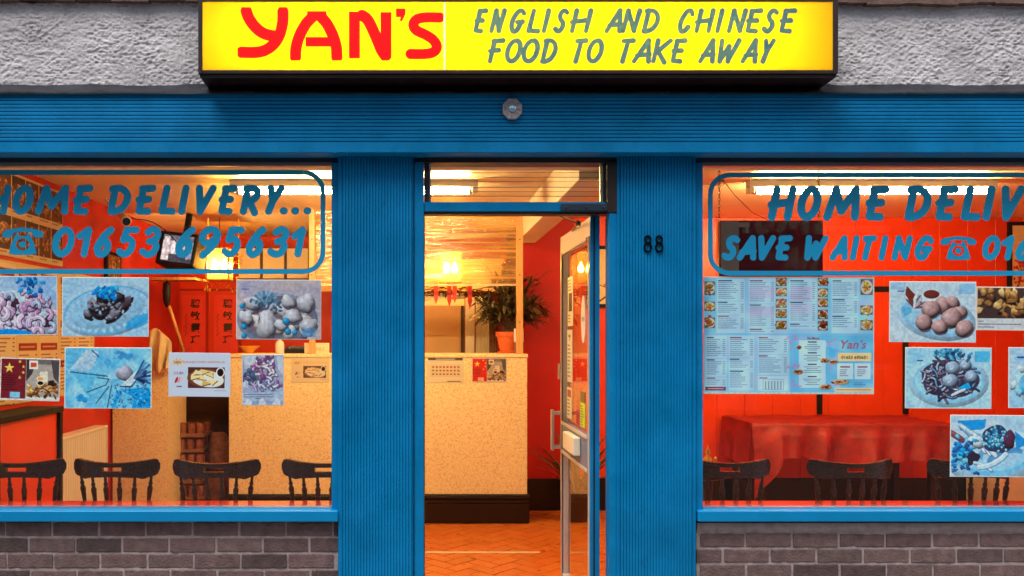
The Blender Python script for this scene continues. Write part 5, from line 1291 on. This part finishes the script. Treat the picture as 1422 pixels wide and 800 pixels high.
p_.inputs['Emission Strength'].default_value = .6; p_.inputs['Roughness'].default_value = .15
sheet('screen', cv, lambda u, v: (-.125+.25*u, -.003, .115-.215*v), M['screen'], parent=mo)
mb = MB(); mb.box(-.02, .02, .1, .14, .146, .33); obj('bracket', mb, M['black'], parent=mo)
# shelf with hanging ladle
mb = MB(); Y = 3.1; mb.box(PX(205, Y), PX(272, Y), Y, Y+.22, PZ(389, Y), PZ(385, Y)); o = obj('wall_shelf', mb, M['orange_wood'], bevel=.003); tag(o, 'thin pale wooden shelf under the tilted monitor', 'shelf')
mb = MB(); mb.lathe([(.004,.0),(.03,-.02),(.036,-.09),(.03,-.17),(.012,-.22),(0,-.23)], (PX(229, Y), Y+.05, PZ(389.6, Y)), (0,0,1), 12); o = obj('hanging_pouch', mb, M['black'], smooth=True); tag(o, 'black pouch hanging below the thin wooden shelf', 'pouch')
# apron draped over the counter end
mb = MB(); nx, nz = 26, 24; vs = []
for j in range(nz+1):
    for i in range(nx+1):
        u, v = i/nx, j/nz
        wd = .15-.05*max(0, v-.5); x = PX(224, 2.4)+(u-.5)*wd*1.15+.018*(v-.5)
        y = 2.405-.030*math.sin(u*13+v*3.5)*(.3+v)-.016*math.sin(u*23+v*4)*v-.03*math.sin(u*PI); z = PZ(456, 2.4)-.33*v-.02*math.sin(u*6)*(v)+(-.19*max(0, u-.35)**1.4-.10*max(0, .25-u))*(1-v)
        vs.append((x, y, z))
mb.add(vs, [(j*(nx+1)+i, j*(nx+1)+i+1, (j+1)*(nx+1)+i+1, (j+1)*(nx+1)+i) for j in range(nz) for i in range(nx)])
o = obj('apron', mb, M['cloth_cream'], smooth=True); tag(o, 'cream cloth apron hanging in folds at the end of the side counter', 'apron'); q = o.modifiers.new('s', 'SOLIDIFY'); q.thickness = .004
# broom handle
mb = MB(); mb.tube([(PX(235, 3.34), 3.34, PZ(425, 3.34)), (PX(248, 3.42), 3.42, PZ(466, 3.42)), (PX(259.5, 3.5), 3.5, 1.228)], .014, 10); o = obj('broom_handle', mb, M['orange_wood'], smooth=True); tag(o, 'wooden pole leaning to the left beside the calligraphy banners', 'pole')
# calligraphy banners
for px0, px1, lab in ((252, 285, 'red calligraphy banner beside the wooden pole, nearer the left wall'), (297, 330, 'red calligraphy banner under the lit lantern')):
    Y = YB-.012; x0, x1 = PX(px0, Y), PX(px1, Y); z0, z1 = PZ(500, Y), PZ(410, Y)
    x0 = max(x0, XW+.01); mb = MB(); mb.box(x0, x1, Y, Y+.004, z0, z1); o = obj('calligraphy_banner', mb, M['banner']); tag(o, lab, 'banner')
    for k, chh in enumerate('聰敏靈巧'):
        mb = MB(); text_mesh(mb, chh, 271 if px0 == 252 else 316, 421.5+k*17, 13, FY(Y-.002), off=.02, shear=.1, width=13.5); obj('character', mb, M['ink'], parent=o)
    mb = MB(); cvx = 258 if px0 == 252 else 302
    for k in range(14): 
        yy = 436+k*2.2; P = [(cvx+math.sin(k*2.3)*1.1, yy), (cvx+math.sin(k*2.3+1)*1.3, yy+1.3)]; ribbon(mb, P, .35, FY(Y-.002), 0)
    obj('small_script', mb, M['ink'], parent=o)
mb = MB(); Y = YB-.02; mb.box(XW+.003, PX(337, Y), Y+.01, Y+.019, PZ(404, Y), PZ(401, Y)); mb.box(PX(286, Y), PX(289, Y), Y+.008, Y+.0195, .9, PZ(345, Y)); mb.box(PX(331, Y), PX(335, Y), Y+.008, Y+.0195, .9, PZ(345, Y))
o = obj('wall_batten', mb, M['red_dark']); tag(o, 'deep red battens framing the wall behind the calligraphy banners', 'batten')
# lanterns with twin bulbs
def lantern(px_, py_, Y, lab, gx):
    t = thing('twin_bulb_lantern', lab, 'lantern', (PX(px_, Y), Y, PZ(py_, Y)), 'lanterns with twin bulbs over the counter')
    for sx in (-1, 1):
        mb = MB(); mb.lathe([(0,-.042),(.016,-.038),(.026,-.018),(.026,0),(.018,.02),(.010,.036),(.010,.05)], (gx*sx, 0, 0), (0,0,1), 14); obj('bulb', mb, M['bulb'], parent=t, smooth=True)
    for sx in (-1, 1):
        for sy in (-1, 1):
            mb = MB(); mb.box(.09*sx-.005, .09*sx+.005, .075*sy-.005, .075*sy+.005, -.13, .13); obj('frame_bar', mb, M['gold'], parent=t)
    for z in (-.135, .13):
        mb = MB(); mb.box(-.1, .1, -.085, .085, z, z+.01); obj('cap', mb, M['gold'], parent=t)
    for sy, sx0, sx1 in ((-.078, -.084, .084), (.078, -.084, .084)):
        mb = MB(); mb.quad((sx0, sy, -.124), (sx1, sy, -.124), (sx1, sy, .129), (sx0, sy, .129)); obj('glass_panel', mb, M['lampglass'], parent=t)
    mb = MB(); mb.tube([(0,0,.14), (0,0,CE-t.location.z-.001)], .004, 6); obj('chain', mb, M['chain'], parent=t)
    return t
lantern(305, 368, 3.0, 'lit amber glass lantern with twin bulbs above the calligraphy banner', .042)
lantern(626, 372, 3.3, 'lit twin bulb lantern glowing behind the plastic screen in the doorway', .036)
mb = MB(); r = random.Random(9); Y = 3.02
for k in range(150):
    px_ = r.choice([286, 289, 330, 334, 300, 315])+r.gauss(0, 3); py_ = r.uniform(345, 405)
    c = Vector((PX(px_, Y), Y+r.uniform(-.05,.05), PZ(py_, Y))); a = Vector((r.gauss(0,1), r.gauss(0,1), r.gauss(0,1))).normalized()*.016; b = a.orthogonal().normalized()*.007
    mb.add([c-a, c+b, c+a, c-b], [(0,1,2,3)])
mb.tube([(PX(288, Y), Y, PZ(405, Y)), (PX(289, Y), Y, CE-.002)], .002, 5); mb.tube([(PX(332, Y), Y, PZ(405, Y)), (PX(331, Y), Y, CE-.002)], .002, 5)
o = obj('tinsel_garland', mb, M['gold']); tag(o, 'gold tinsel hanging around the amber lantern', 'garland')
# wall cupboards
wc = thing('wall_cupboards', 'cream wall cupboards in a row high on the red back wall', 'cupboard', (PX(381, 4.0), 4.0, PZ(388, 4.0)))
hh = PZ(344, 4.0)-PZ(388, 4.0); wd = PX(432, 4.0)-PX(332, 4.0)
mb = MB(); mb.box(-wd/2, wd/2, .0, .29, 0, hh); obj('carcass', mb, M['brown'], parent=wc)
for k in range(3):
    x0 = -wd/2+.008+k*wd/3; mb = MB(); mb.box(x0, x0+wd/3-.028, -.02, -.001, .008, hh-.008); obj('cupboard_door', mb, M['cream'], parent=wc, bevel=.004)
# low dark shelving behind the gap
sh = thing('storage_shelving', 'dark shelving standing behind the gap between the two counters', 'shelving', (PX(278, 3.45), 3.45, 0))
mb = MB(); mb.box(-.42, .42, .28, .30, .0, 1.22); mb.box(-.42, .42, 0, .279, 1.20, 1.225); mb.box(-.42, -.40, 0, .279, 0, 1.199); mb.box(.40, .42, 0, .279, 0, 1.199); obj('carcass', mb, M['brown'], parent=sh)
# drinks packs
def drinks_pack():
    t = thing('drinks_pack', 'x', 'drinks pack', (0,0,0), 'shrink wrapped drinks packs stacked in the gap')
    mb = MB(); mb.box(-.165, .165, -.11, .11, 0, .032); obj('tray', mb, M['cardboard'], parent=t, bevel=.004)
    for i in range(5):
        for j in range(2):
            mb = MB(); mb.lathe([(.028,.008),(.031,.014),(.031,.105),(.026,.118),(.024,.118)], (-.13+i*.065, -.077+j*.15, 0), (0,0,1), 12); obj('can', mb, M['can'], parent=t, smooth=True)
    mb = MB(); mb.box(-.167, .167, -.112, .112, .1195, .124); obj('wrap', mb, M['wrap'], parent=t, bevel=.002)
    return t
M['wrap'] = glassmat('shrink_wrap', (.9,.75,.6), .15, .15, bump=(40,40,.004))
dp = drinks_pack(); zz = .0
labs = ['shrink wrapped drinks pack at the bottom of the stack behind the left window', 'drinks pack second from the bottom of the stack', 'drinks pack third from the bottom of the stack', 'drinks pack fourth from the bottom of the stack, just below the top ones', 'drinks pack second from the top of the stack', 'drinks pack on the very top of the stack']
for k in range(6):
    o = dp if k == 0 else copy_tree(dp); o.location = (PX(257, 2.9)+.012*math.sin(k*2.7), 2.9+.01*math.cos(k*3), .001+k*.128); o.rotation_euler.z = R(4*math.sin(k*1.9)); o.scale = (1.12, 1.12, 1.0); o['label'] = labs[k]
# sacks beside
for k, (px_, z0, lab) in enumerate(((303, .0, 'brown paper sack on the floor beside the drinks packs'), (304, .36, 'crumpled brown bag on top of the paper sack beside the drinks packs'))):
    mb = MB(); vs = []; n, m_ = 18, 10
    for j in range(m_+1):
        for i in range(n):
            a = 2*PI*i/n; v = j/m_; rr = (.105-.02*v-.03*v**4*(1 if k else .4))*(1+.12*noise.noise((math.cos(a)*2, math.sin(a)*2, v*4+k*7))); vs.append((rr*math.cos(a), rr*math.sin(a)*.9, v*(.36 if k == 0 else .3)+.02*noise.noise((a, v, k))*(v)))
    mb.add(vs, [(j*n+i, j*n+(i+1) % n, (j+1)*n+(i+1) % n, (j+1)*n+i) for j in range(m_) for i in range(n)]+[tuple(range(n))[::-1], tuple(m_*n+i for i in range(n))])
    o = obj('paper_sack', mb, M['cardboard'], smooth=True); o.location = (PX(px_, 2.95), 2.95, z0+.001); tag(o, lab, 'sack')
# small things on the counter
bt = thing('sanitiser_bottle', 'clear pump bottle standing on the counter left of the menu card', 'bottle', (PX(388.5, 2.62), 2.62, ZT+.0005))
mb = MB(); mb.lathe([(.034,0),(.036,.01),(.036,.075),(.028,.095),(.012,.105),(.012,.118)], (0,0,0), (0,0,1), 16); obj('bottle_body', mb, M['bottle'], parent=bt, smooth=True)
mb = MB(); mb.lathe([(.014,.118),(.014,.13),(.005,.132),(.005,.15),(.012,.151),(.012,.158)], (0,0,0), (0,0,1), 12); mb.box(-.035, .004, -.006, .006, .151, .158); obj('pump', mb, M['paper'], parent=bt)
mc = thing('menu_card', 'small cream block standing on the counter reading MENU', 'menu card', (PX(440, 2.6), 2.6, ZT+.0005))
mb = MB(); mb.box(-.098, .098, -.01, .02, 0, .085); obj('card', mb, M['cream'], parent=mc, bevel=.002)
mb = MB(); text_mesh(mb, 'MENU', 0, 0, .028, lambda x, y, t: (x, -.0115, .036-y), width=.11, off=.01); obj('lettering', mb, M['orange_wood'], parent=mc)
dk = thing('dark_till', 'low black card machine on the counter below the chicken lump print', 'card machine', (PX(415, 2.75), 2.75, ZT+.0005))
mb = MB(); mb.prism([(-.09,0),(.09,0),(.09,.055),(-.09,.03)], lambda u, v, t: (t, u, v), -.11, .11); obj('casing', mb, M['black'], parent=dk, bevel=.004)
for i in range(4):
    for j in range(3): mb = MB(); mb.box(-.08+i*.035, -.055+j*.0+i*.035, -.06+j*.04, -.035+j*.04, .036+j*.0055+.002, .048+j*.0055); obj('key', mb, M['inkgrey'], parent=dk)
bo = thing('round_dish', 'dark round dish with pale rim behind the counter under the chicken lump print', 'dish', (PX(346, 2.8), 2.8, ZT+.0005))
mb = MB(); mb.lathe([(.03,0),(.035,.01),(.075,.05),(.09,.055),(.088,.06),(.07,.056),(.03,.02),(0,.018)], (0,0,0), (0,0,1), 24); obj('bowl', mb, M['gold'], parent=bo, smooth=True)
mb = MB(); mb.box(PX(326, 3.3), PX(470, 3.3), 3.3, 3.5, 1.20, 1.28); mb.box(PX(330, 3.4), PX(465, 3.4), 3.35, 3.5, .9, 1.199); o = obj('kitchen_shelf', mb, M['darkwood'], bevel=.004); tag(o, 'dark kitchen worktop behind the counter', 'worktop')

# ================================================================== BEHIND THE DOORWAY COUNTER
Y = 3.5
pt = thing('kitchen_partition', 'cream kitchen partition with orange board seen through the doorway over the counter', 'partition', (PX(640, Y), Y, 0))
def pp(nm, mb, m, **k): return obj(nm, shift(mb, -pt.location.x, -Y, 0), m, parent=pt, **k)
mb = MB(); mb.box(PX(500, Y), PX(645, Y), Y+.03, Y+.08, .002, PZ(407, Y)); pp('cream_panel', mb, M['cream'])
mb = MB(); mb.box(PX(540, Y), PX(639.5, Y), Y+.0, Y+.029, .9, PZ(424.5, Y)); pp('board', mb, M['orange_board'] if 'orange_board' in M else M['orange_wood'], bevel=.002)
mb = MB(); mb.box(PX(646, Y), PX(659, Y), Y-.01, Y+.03, .002, PZ(413, Y)); pp('door_casing', mb, M['cream'], bevel=.003)
mb = MB(); mb.box(PX(640.2, Y), PX(644.5, Y), Y+.01, Y+.02, .9, PZ(424.5, Y)); pp('dark_gap', mb, M['brown'])
mb = MB(); mb.box(PX(438, Y), PX(700, Y), Y-.03, Y+.1, PZ(405, Y), PZ(360, Y)); pp('header', mb, M['orange_wood'])
mb = MB(); nx = 60; n = nx+1; x0, x1 = PX(660.5, Y), PX(680, Y); vs = []
for z in (.1, PZ(410, Y)):
    for i in range(n): vs.append((x0+(x1-x0)*i/nx, Y+.01*math.sin(i*.9), z))
mb.add(vs, [(i, i+1, n+i+1, n+i) for i in range(nx)]); pp('curtain', mb, M['wallpaper2'] if 'wallpaper2' in M else M['cream'], smooth=True)
mb = MB(); Yb = 3.0
for k in range(5): mb.tube([(PX(680.5+k*2.3, Yb), Yb+.01*(k % 2), ZT-.4), (PX(680+k*2.3, Yb), Yb+.01*(k % 2), PZ(422+k % 3, Yb))], .0062, 6)
for k in range(9):
    z = ZT-.35+k*.09; mb.tube([(PX(679.5, Yb), Yb-.008, z), (PX(691.5, Yb), Yb-.008, z+.01)], .003, 5)
o = obj('bamboo_screen', mb, M['bark']); tag(o, 'narrow dark bamboo lattice beside the plant pot', 'lattice')
# pennants
for k, (px_, lab) in enumerate(((605.5, 'pointed red pennant hanging behind the screen, nearest the door post'), (624, 'second pointed red pennant from the door post'), (631.5, 'third pointed red pennant from the door post, close beside the second'), (652.5, 'longest pointed red pennant, nearest the plant'))):
    Y = 2.72; L = (.17, .19, .16, .21)[k]; x = PX(px_, Y); z = PZ(394, Y); w_ = .019
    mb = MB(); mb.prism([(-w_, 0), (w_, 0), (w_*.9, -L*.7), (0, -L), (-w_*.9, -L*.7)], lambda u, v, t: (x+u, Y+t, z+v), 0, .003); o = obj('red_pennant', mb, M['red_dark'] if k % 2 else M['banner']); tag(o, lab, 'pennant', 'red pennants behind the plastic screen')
# vine
mb = MB(); r = random.Random(4); Y = 2.8
for q in range(9):
    P = [(PX(560+14*i, Y), Y+r.uniform(-.02,.02), PZ(406+6*math.sin(i*.75+q)+abs(i-6)*-.4+r.uniform(-2.5,2.5)+(5 if i == 5 else 0), Y)) for i in range(11)]; mb.tube(P, .0032, 5)
for q in range(150):
    c = Vector((PX(r.uniform(575,700), Y), Y+r.uniform(-.03,.03), PZ(407+r.gauss(0,4), Y))); a = Vector((r.gauss(0,1), .2*r.gauss(0,1), r.gauss(0,.5))).normalized()*r.uniform(.02,.04); b = Vector((0,.2,1)).cross(a).normalized()*.007
    mb.add([c-a, c+b, c+a, c-b], [(0,1,2,3)])
o = obj('trailing_vine', mb, M['vine']); tag(o, 'dark trailing vine strung across the opening under the plastic screen', 'vine')
# plant in terracotta pot
def leafy(mb, c, dirv, L, w_, droop):
    pts = []; p = Vector(c); d_ = Vector(dirv).normalized()
    side = d_.cross(Vector((0,0,1)));
    if side.length < .1: side = Vector((1,0,0))
    side.normalize(); nrm = side.cross(d_)
    prof = (0.25, .8, 1.0, .75, .0); rows_ = []
    for k, q in enumerate(prof):
        rows_.append((p-side*w_*q, p+nrm*w_*.18*q, p+side*w_*q)); p = p+d_*(L/4); d_ = (d_+Vector((0,0,-droop))).normalized()
    vs = [v for r_ in rows_ for v in r_]; fs = []
    for k in range(4):
        fs += [(3*k, 3*k+1, 3*k+4, 3*k+3), (3*k+1, 3*k+2, 3*k+5, 3*k+4)]
    mb.add(vs, fs)
pl = thing('potted_plant', 'bushy dark leaved plant in a terracotta pot on the counter behind the pine post', 'plant', (PX(706, 2.78), 2.78, ZT+.0005))
Pt = PZ(461, 2.78)-ZT
mb = MB(); mb.lathe([(.085,.0),(.088,.012),(.076,.02),(.072,.02)], (0,0,0), (0,0,1), 24); obj('saucer', mb, M['terracotta'], parent=pl, smooth=False)
mb = MB(); mb.lathe([(.068,.014),(.094,Pt-.04),(.094,Pt-.039),(.104,Pt-.038),(.106,Pt),(.096,Pt),(.092,Pt-.02),(0,Pt-.025)], (0,0,0), (0,0,1), 28); obj('pot', mb, M['terracotta'], parent=pl)
r = random.Random(12); st = MB(); fo = MB()
for k in range(96):
    az = r.uniform(0, 2*PI); el = r.uniform(-.15, 1.45); d_ = Vector((math.cos(az)*math.cos(el), .75*math.sin(az)*math.cos(el), math.sin(el))); L = r.uniform(.24, .36)*(1.45 if el > 1.0 else 1)
    p = Vector((r.uniform(-.05,.05), r.uniform(-.05,.05), Pt-.01)); P = [p.copy()]; dd = Vector((d_.x*.5, d_.y*.5, 1)).normalized()
    for i in range(6):
        p = p+dd*(L/6); dd = (dd+Vector((d_.x*.28, d_.y*.28, d_.z*.30-.15))).normalized(); P.append(p.copy())
        if i >= 2:
            for q in range(2): leafy(fo, p, (dd+Vector((r.gauss(0,.7), r.gauss(0,.7), r.gauss(-.1,.5)))), r.uniform(.07,.13), r.uniform(.010,.018), .16)
    leafy(fo, p, dd, .1, .014, .15)
    st.tube(P, .0025, 4)
obj('stems', st, M['bark'], parent=pl); obj('foliage', fo, M['leaf'], parent=pl)
mb = MB(); mb.box(-.03, .045, -.015, .015, 0, .11); o = obj('small_box', mb, M['paper'], bevel=.003); o.location = (PX(719, 2.66), 2.66, ZT+.0005+.09); 
mb = MB(); mb.box(-.02, .02, -.02, .02, 0, .089); o2 = obj('stand', mb, M['grey_blue'], parent=o); o2.location = (0, 0, -.0895); tag(o, 'small white box on a grey stand beside the terracotta pot', 'box')
# floor plant beyond the counter end
fpl = thing('floor_plant', 'dark spiky plant standing on the floor past the end of the counter', 'plant', (1.24, 2.6, 0))
mb = MB(); mb.lathe([(.08,.0),(.11,.2),(.12,.2),(.12,.23),(.105,.23),(0,.21)], (0,0,.001), (0,0,1), 20); obj('pot', mb, M['brown'], parent=fpl)
mb = MB(); r = random.Random(3)
for k in range(26):
    az = r.uniform(0, 6.28); leafy(mb, (.02*math.cos(az), .02*math.sin(az), .22), (math.cos(az)*.8, math.sin(az)*.5, r.uniform(.5,1.3)), r.uniform(.45,.62), .016, .16)
obj('foliage', mb, M['leaf'], parent=fpl)

# ================================================================== RIGHT SIDE OF THE ROOM
# table and red cloth
tz = .80; tx0, tx1, ty0, ty1 = 2.54, 4.02, 2.34, 2.96
tb = thing('wall_table', 'long table under a red cloth against the boarded red wall', 'table', ((tx0+tx1)/2, (ty0+ty1)/2, 0))
mb = MB(); mb.box(-.73, .73, -.3, .3, tz-.035, tz-.006); obj('tabletop', mb, M['darkwood'], parent=tb, bevel=.004)
for sx in (-1, 1):
    for sy in (-1, 1): mb = MB(); mb.box(.66*sx-.025, .66*sx+.025, .25*sy-.025, .25*sy+.025, .001, tz-.036); obj('leg', mb, M['darkwood'], parent=tb, bevel=.003)
mb = MB(); nx, nt_ = 150, 30; vs = []
def hem(u): return (.22+.30*min(1, u/.12) if u < .12 else .52+.03*math.sin(u*9)-.06*max(0, u-.55)) 
for j in range(-12, nt_+1):
    for i in range(nx+1):
        u = i/nx; x = tx0-.015+(tx1-tx0+.03)*u
        if j <= 0:
            t = (j+12)/12; y = ty1+(ty0-ty1)*t; z = tz+.002+.004*noise.noise((x*5, y*6, 1))+.004*abs(math.sin(x*6+y*3))
        else:
            t = j/nt_; q = min(1, t*3); fold = .040*math.sin(x*15+1.6*math.sin(x*4))+.022*math.sin(x*33+2*t)+.034*math.sin(x*7.3+1)
            y = ty0-.014-(.06+fold)*t**.7*q; z = tz-(tz-hem(u))*t-.004*(1-q)
        vs.append((x, y, z))
n = nx+1; mb.add(vs, [(j*n+i, j*n+i+1, (j+1)*n+i+1, (j+1)*n+i) for j in range(nt_+12) for i in range(nx)])
for sx, xe in ((-1, tx0-.015), (1, tx1+.015)):     # side drops
    N0 = len(mb.v); vs = []
    for j in range(13):
        for i in range(21):
            yy = ty1+(ty0-.014-ty1)*i/20; t = j/12; vs.append((xe+sx*(.02+.02*math.sin(yy*20))*t, yy, tz+.002-(.30-.0*i)*t*(1 if sx > 0 else 1.1)))
    mb.add(vs, [(j*21+i, j*21+i+1, (j+1)*21+i+1, (j+1)*21+i) for j in range(12) for i in range(20)])
o = obj('red_tablecloth', mb, M['redcloth'], smooth=True); tag(o, 'long creased red cloth hanging unevenly over the wall table', 'tablecloth')
# black framed panel on the wall
fr = thing('black_wall_frame', 'large black rectangular frame fixed on the boarded red wall behind the menu sheet', 'frame', (PX(1197, YR), YR-.02, PZ(575, YR)))
w2 = (PX(1260, YR)-PX(1134, YR))/2; hf = PZ(398, YR)-PZ(575, YR)
for nm, bx in (('frame_bar', (-w2, -w2+.042, 0, .018, 0, hf)), ('frame_bar', (w2-.042, w2, 0, .018, 0, hf)), ('frame_bar', (-w2+.043, w2-.043, 0, .018, hf-.042, hf))): mb = MB(); mb.box(*bx); obj(nm, mb, M['black'], parent=fr, bevel=.002)
# blossom pictures
def blossom(x0, x1, z0, z1, lab, seed):
    t = thing('blossom_picture', lab, 'picture', ((x0+x1)/2, YR-.03, z0)); w_, h_ = x1-x0, z1-z0
    mb = MB(); mb.box(-w_/2, w_/2, .012, .028, 0, h_); obj('backing', mb, M['cream'], parent=t)
    for bx in ((-w_/2-.03, -w_/2-.001, 0, .028, -.03, h_+.03), (w_/2+.001, w_/2+.03, 0, .028, -.03, h_+.03), (-w_/2, w_/2, 0, .028, h_+.001, h_+.03), (-w_/2, w_/2, 0, .028, -.03, -.001)): mb = MB(); mb.box(*bx); obj('frame_bar', mb, M['black'], parent=t, bevel=.002)
    cv = Cv(w_*250, h_*250, (240,212,150), 1, seed); W_, H_ = cv.w, cv.h; r = cv.r
    x, y = W_*.1, H_*.95; P = [(x, y)]
    for i in range(9): x += W_*.09; y -= H_*.085+r.uniform(-.03,.03)*H_; P.append((x, y))
    cv.line(P, 3, (60,30,20))
    for p in P[2:]:
        for q in range(3):
            e = (p[0]+r.uniform(-.25,.25)*W_, p[1]-r.uniform(-.05,.2)*H_); cv.line([p, e], 1.4, (70,36,24))
            for k in range(3): cv.ell(e[0]+r.gauss(0,4), e[1]+r.gauss(0,4), 3, 2.6, r.choice([(200,40,30),(220,80,60)]), wob=.4)
    sheet('painting', cv, lambda u, v: (-w_/2+w_*u, .0105, h_-h_*v), M['paint_attr'], parent=t)
blossom(4.97, 5.20, 1.80, 2.40, 'tall cream painting of red blossom at the far right end of the wall', 61)
blossom(1.42, 2.22, 1.74, 2.20, 'cream blossom painting in a black frame, seen through the gap behind the door', 62)
# hanging sign panel on chains
Y = .30; hx0, hx1, hz0, hz1 = PX(999, Y), PX(1143.5, Y), PZ(384, Y), PZ(306, Y)
hs = thing('hanging_sign_panel', 'dark glossy sign panel hung by two chains behind the right window', 'hanging sign', ((hx0+hx1)/2, Y, hz0))
W2 = (hx1-hx0)/2; HH = hz1-hz0
mb = MB(); mb.box(-W2, W2, 0, .03, 0, HH); obj('panel', mb, M['maroon_gloss'], parent=hs, bevel=.004)
mb = MB(); mb.box(-W2+.008, -W2+.10, -.004, -.0005, .02, HH-.006); obj('grey_plate', mb, M['grey_panel'], parent=hs)
mb = MB(); mb.box(-W2+.10, -W2+.155, -.006, -.0005, HH-.035, HH-.012); mb.box(-W2+.135, -W2+.15, -.0055, -.0005, HH-.065, HH-.036); obj('clip', mb, M['grey_panel'], parent=hs)
for xx in (-W2+.004, W2-.018):
    top = CE-hz0-.002; z = HH; mb = MB(); k = 0
    while z < top-.01:
        P = [(.0055*math.cos(a), 0, .011*math.sin(a)) for a in [2*PI*i/10 for i in range(11)]]
        if k % 2: P = [(0, p[0], p[2]) for p in P]
        mb.tube([(xx+p[0], .015+p[1], z+.009+p[2]) for p in P], .0016, 4, caps=False); z += .017; k += 1
    obj('chain', mb, M['chain'], parent=hs)
mb = MB(); mb.tube([(-W2-.1, .0, HH+.19), (-W2-.03, 0, HH+.185), (-W2+.01, 0, HH+.22), (-W2+.08, 0, HH+.13), (-W2+.17, 0, HH+.04), (-W2+.26, .01, HH+.001)], .002, 5)
for k in range(3): mb.tube([(-W2-.005+.03*math.cos(a+k), 0, HH+.19+.012*math.sin(a+k*2)+.004*k) for a in [2*PI*i/12 for i in range(13)]], .0015, 4)
obj('cable', mb, M['chain'], parent=hs)
# brass ornament on pedestal
bs = thing('brass_ornament', 'small brass ornament on a dark pedestal at the left edge of the right window', 'ornament', (PX(983, .95), .95, 0))
mb = MB(); mb.lathe([(.13,.002),(.13,.02),(.03,.04),(.025,.5),(.03,.6),(.10,.62),(.11,.64),(.0,.64)], (0,0,0), (0,0,1), 20); obj('pedestal', mb, M['darkwood'], parent=bs)
mb = MB(); mb.lathe([(.035,.641),(.04,.65),(.012,.67),(.022,.70),(.026,.73),(.01,.75),(.016,.77),(.004,.80),(0,.82)], (0,0,0), (0,0,1), 14); mb.tube([(-.045,0,.72),(-.02,0,.70),(.02,0,.70),(.045,0,.72)], .005, 6); mb.lathe([(.008,.0),(.012,.015),(.004,.03)], (-.045,0,.715)); mb.lathe([(.008,.0),(.012,.015),(.004,.03)], (.045,0,.715)); obj('figurine', mb, M['gold'], parent=bs, smooth=True)
# low cream cupboard
lcu = thing('low_cupboard', 'low cream cupboard against the wall below the onion ring print', 'cupboard', (PX(1418, 2.6), 2.6, 0))
mb = MB(); mb.box(-.19, .3, 0, .38, .002, .74); obj('carcass', mb, M['cream'], parent=lcu, bevel=.004)
for x0 in (-.185, .058): mb = MB(); mb.box(x0, x0+.236, -.018, -.001, .04, .72); obj('cupboard_door', mb, M['cream'], parent=lcu, bevel=.004)
